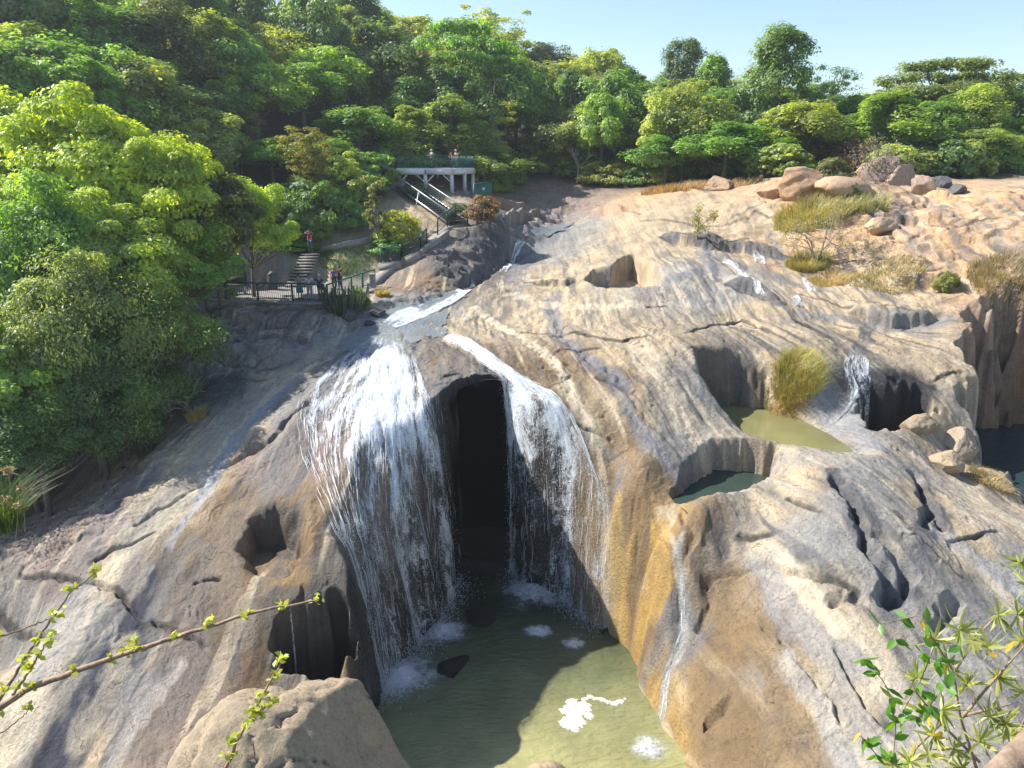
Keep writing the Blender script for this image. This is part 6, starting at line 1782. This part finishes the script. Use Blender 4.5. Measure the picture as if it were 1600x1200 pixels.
# leafy shrub
fs = empty('leafy_shrub', P(1545, 1260, 3.2), 'pale green shrub with narrow leaf rosettes in the bottom right corner', 'shrub')
fo = np.array(fs.location); rr3 = np.random.default_rng(14)
stems = [[(1545,1260),(1500,1120),(1490,1050),(1460,1000)], [(1500,1125),(1555,1060),(1600,1010)], [(1545,1260),(1590,1150),(1620,1080)], [(1530,1190),(1470,1130),(1430,1080)], [(1470,1130),(1430,1170),(1420,1200)], [(1490,1050),(1530,990),(1560,960)], [(1600,1010),(1600,960),(1610,920)], [(1500,1120),(1540,1110),(1580,1100)]]
sp, ros = [], []
for k, s_ in enumerate(stems):
    q = resample(np.array([P(u, v, 3.2 + .05 * k) for u, v in s_]), 12); sp.append(tube(q, np.linspace(.010, .004, 12), 6))
mobj('stems', sp, TWIG, fs, True)
def lance(c, d, L, w, r):
    d = d / np.linalg.norm(d); s = np.cross(d, r.normal(size=3)); s /= np.linalg.norm(s); n = np.cross(s, d)
    pr_ = [(0, .15), (.3, .9), (.6, .85), (1.0, .05)]
    V = []
    for t, k in pr_:
        m = c + d * L * t - n * L * .18 * t * t
        V += [m - s * w * k, m - n * w * .25 * k, m + s * w * k]
    f = []
    for i in range(3): f += [(i * 3, i * 3 + 1, i * 3 + 4, i * 3 + 3), (i * 3 + 1, i * 3 + 2, i * 3 + 5, i * 3 + 4)]
    return np.array(V), np.array(f)
lv = []
for (u, v) in [(1460,1000),(1500,985),(1430,1060),(1480,1040),(1520,1000),(1560,960),(1545,1010),(1600,1000),(1610,915),(1590,960),(1470,1110),(1440,1110),(1510,1070),(1560,1060),(1600,1080),(1420,1190),(1450,1180),(1490,1170),(1530,1160),(1570,1130),(1500,1200),(1395,1195),(1460,1150),(1595,880),(1545,1120),(1580,1150)]:
    c = P(u, v, 3.25 + rr3.uniform(-.15, .2))
    for k in range(rr3.integers(18, 28)):
        d = rr3.normal(size=3) + np.array((0, -.25, .35)); lv.append(lance(c, d, rr3.uniform(.07, .14), rr3.uniform(.007, .012), rr3))
o = mobj('narrow_leaves', lv, BUD, fs); o.color = (.42, .46, .17, 1)
vine = empty('vine', P(1400, 1120, 3.0), 'broad glossy green leaves on a thin vine left of the pale shrub', 'vine')
lv, yl, vs_ = [], [], []
for pth in [[(1395,1195),(1400,1130),(1385,1070),(1352,1030)], [(1400,1130),(1440,1060),(1460,1010),(1445,960),(1375,975)], [(1400,1130),(1440,1120),(1470,1080)], [(1345,1150),(1370,1180),(1400,1195)]]:
    q = resample(np.array([P(u, v, 3.0) for u, v in pth]), 14); vs_.append(tube(q, np.full(14, .0025), 5))
    for p in q[1::2]:
        for _ in range(2): lv.append(lance(p, rr3.normal(size=3) + np.array((0, 0, -.3)), rr3.uniform(.05, .085), rr3.uniform(.015, .022), rr3))
for (u, v) in [(1410,970),(1400,1000),(1440,1020),(1480,1075),(1375,1050),(1350,1030),(1395,1090),(1440,1080),(1465,1030),(1500,1010)]:
    for _ in range(3): lv.append(lance(P(u, v, 3.0), rr3.normal(size=3) + np.array((0, 0, -.2)), rr3.uniform(.05, .085), rr3.uniform(.016, .023), rr3))
for (u, v) in [(1440,970),(1547,1025),(1555,1060),(1570,1020),(1345,1145),(1455,1130),(1460,1150),(1600,1170)]:
    yl.append(lance(P(u, v, 3.0), rr3.normal(size=3) + np.array((0, 0, -.6)), .07, .016, rr3))
mobj('vine_stems', vs_, TWIG, vine, True)
o = mobj('green_leaves', lv, BUD, vine); o.color = (.12, .30, .03, 1)
o = mobj('yellow_leaves', yl, BUD, vine); o.color = (.75, .48, .03, 1)
# timber rail in the corner
a, b = P(1560, 1215, 1.6), P(1640, 1135, 1.75)
tr_ = empty('timber_rail', a, 'weathered brown timber rail crossing the bottom right corner', 'railing')
mobj('pole', [tube(resample([a + (a - b) * 1.5, a, b, b + (b - a) * 3], 20), np.full(20, .038), 12)], plain('weathered_wood', (.27,.19,.13), .85, var=.3, scale=20, bump=.4), tr_, True)

# ================================================================== HAZE
def haze(density=.0004):
    V, Fq = box_vf((0, 140, 30), (460, 330, 110))
    o = obj('haze', np_mesh('haze', V, Fq, False))
    m = bpy.data.materials.new('haze'); m.use_nodes = True; t = m.node_tree
    for n in list(t.nodes): t.nodes.remove(n)
    v = N(t, 'ShaderNodeVolumePrincipled'); v.inputs['Color'].default_value = (.85, .92, 1.0, 1); v.inputs['Density'].default_value = density; v.inputs['Anisotropy'].default_value = .35
    q = N(t, 'ShaderNodeOutputMaterial'); t.links.new(v.outputs[0], q.inputs['Volume'])
    o.data.materials.append(m); o['kind'] = 'stuff'
haze()
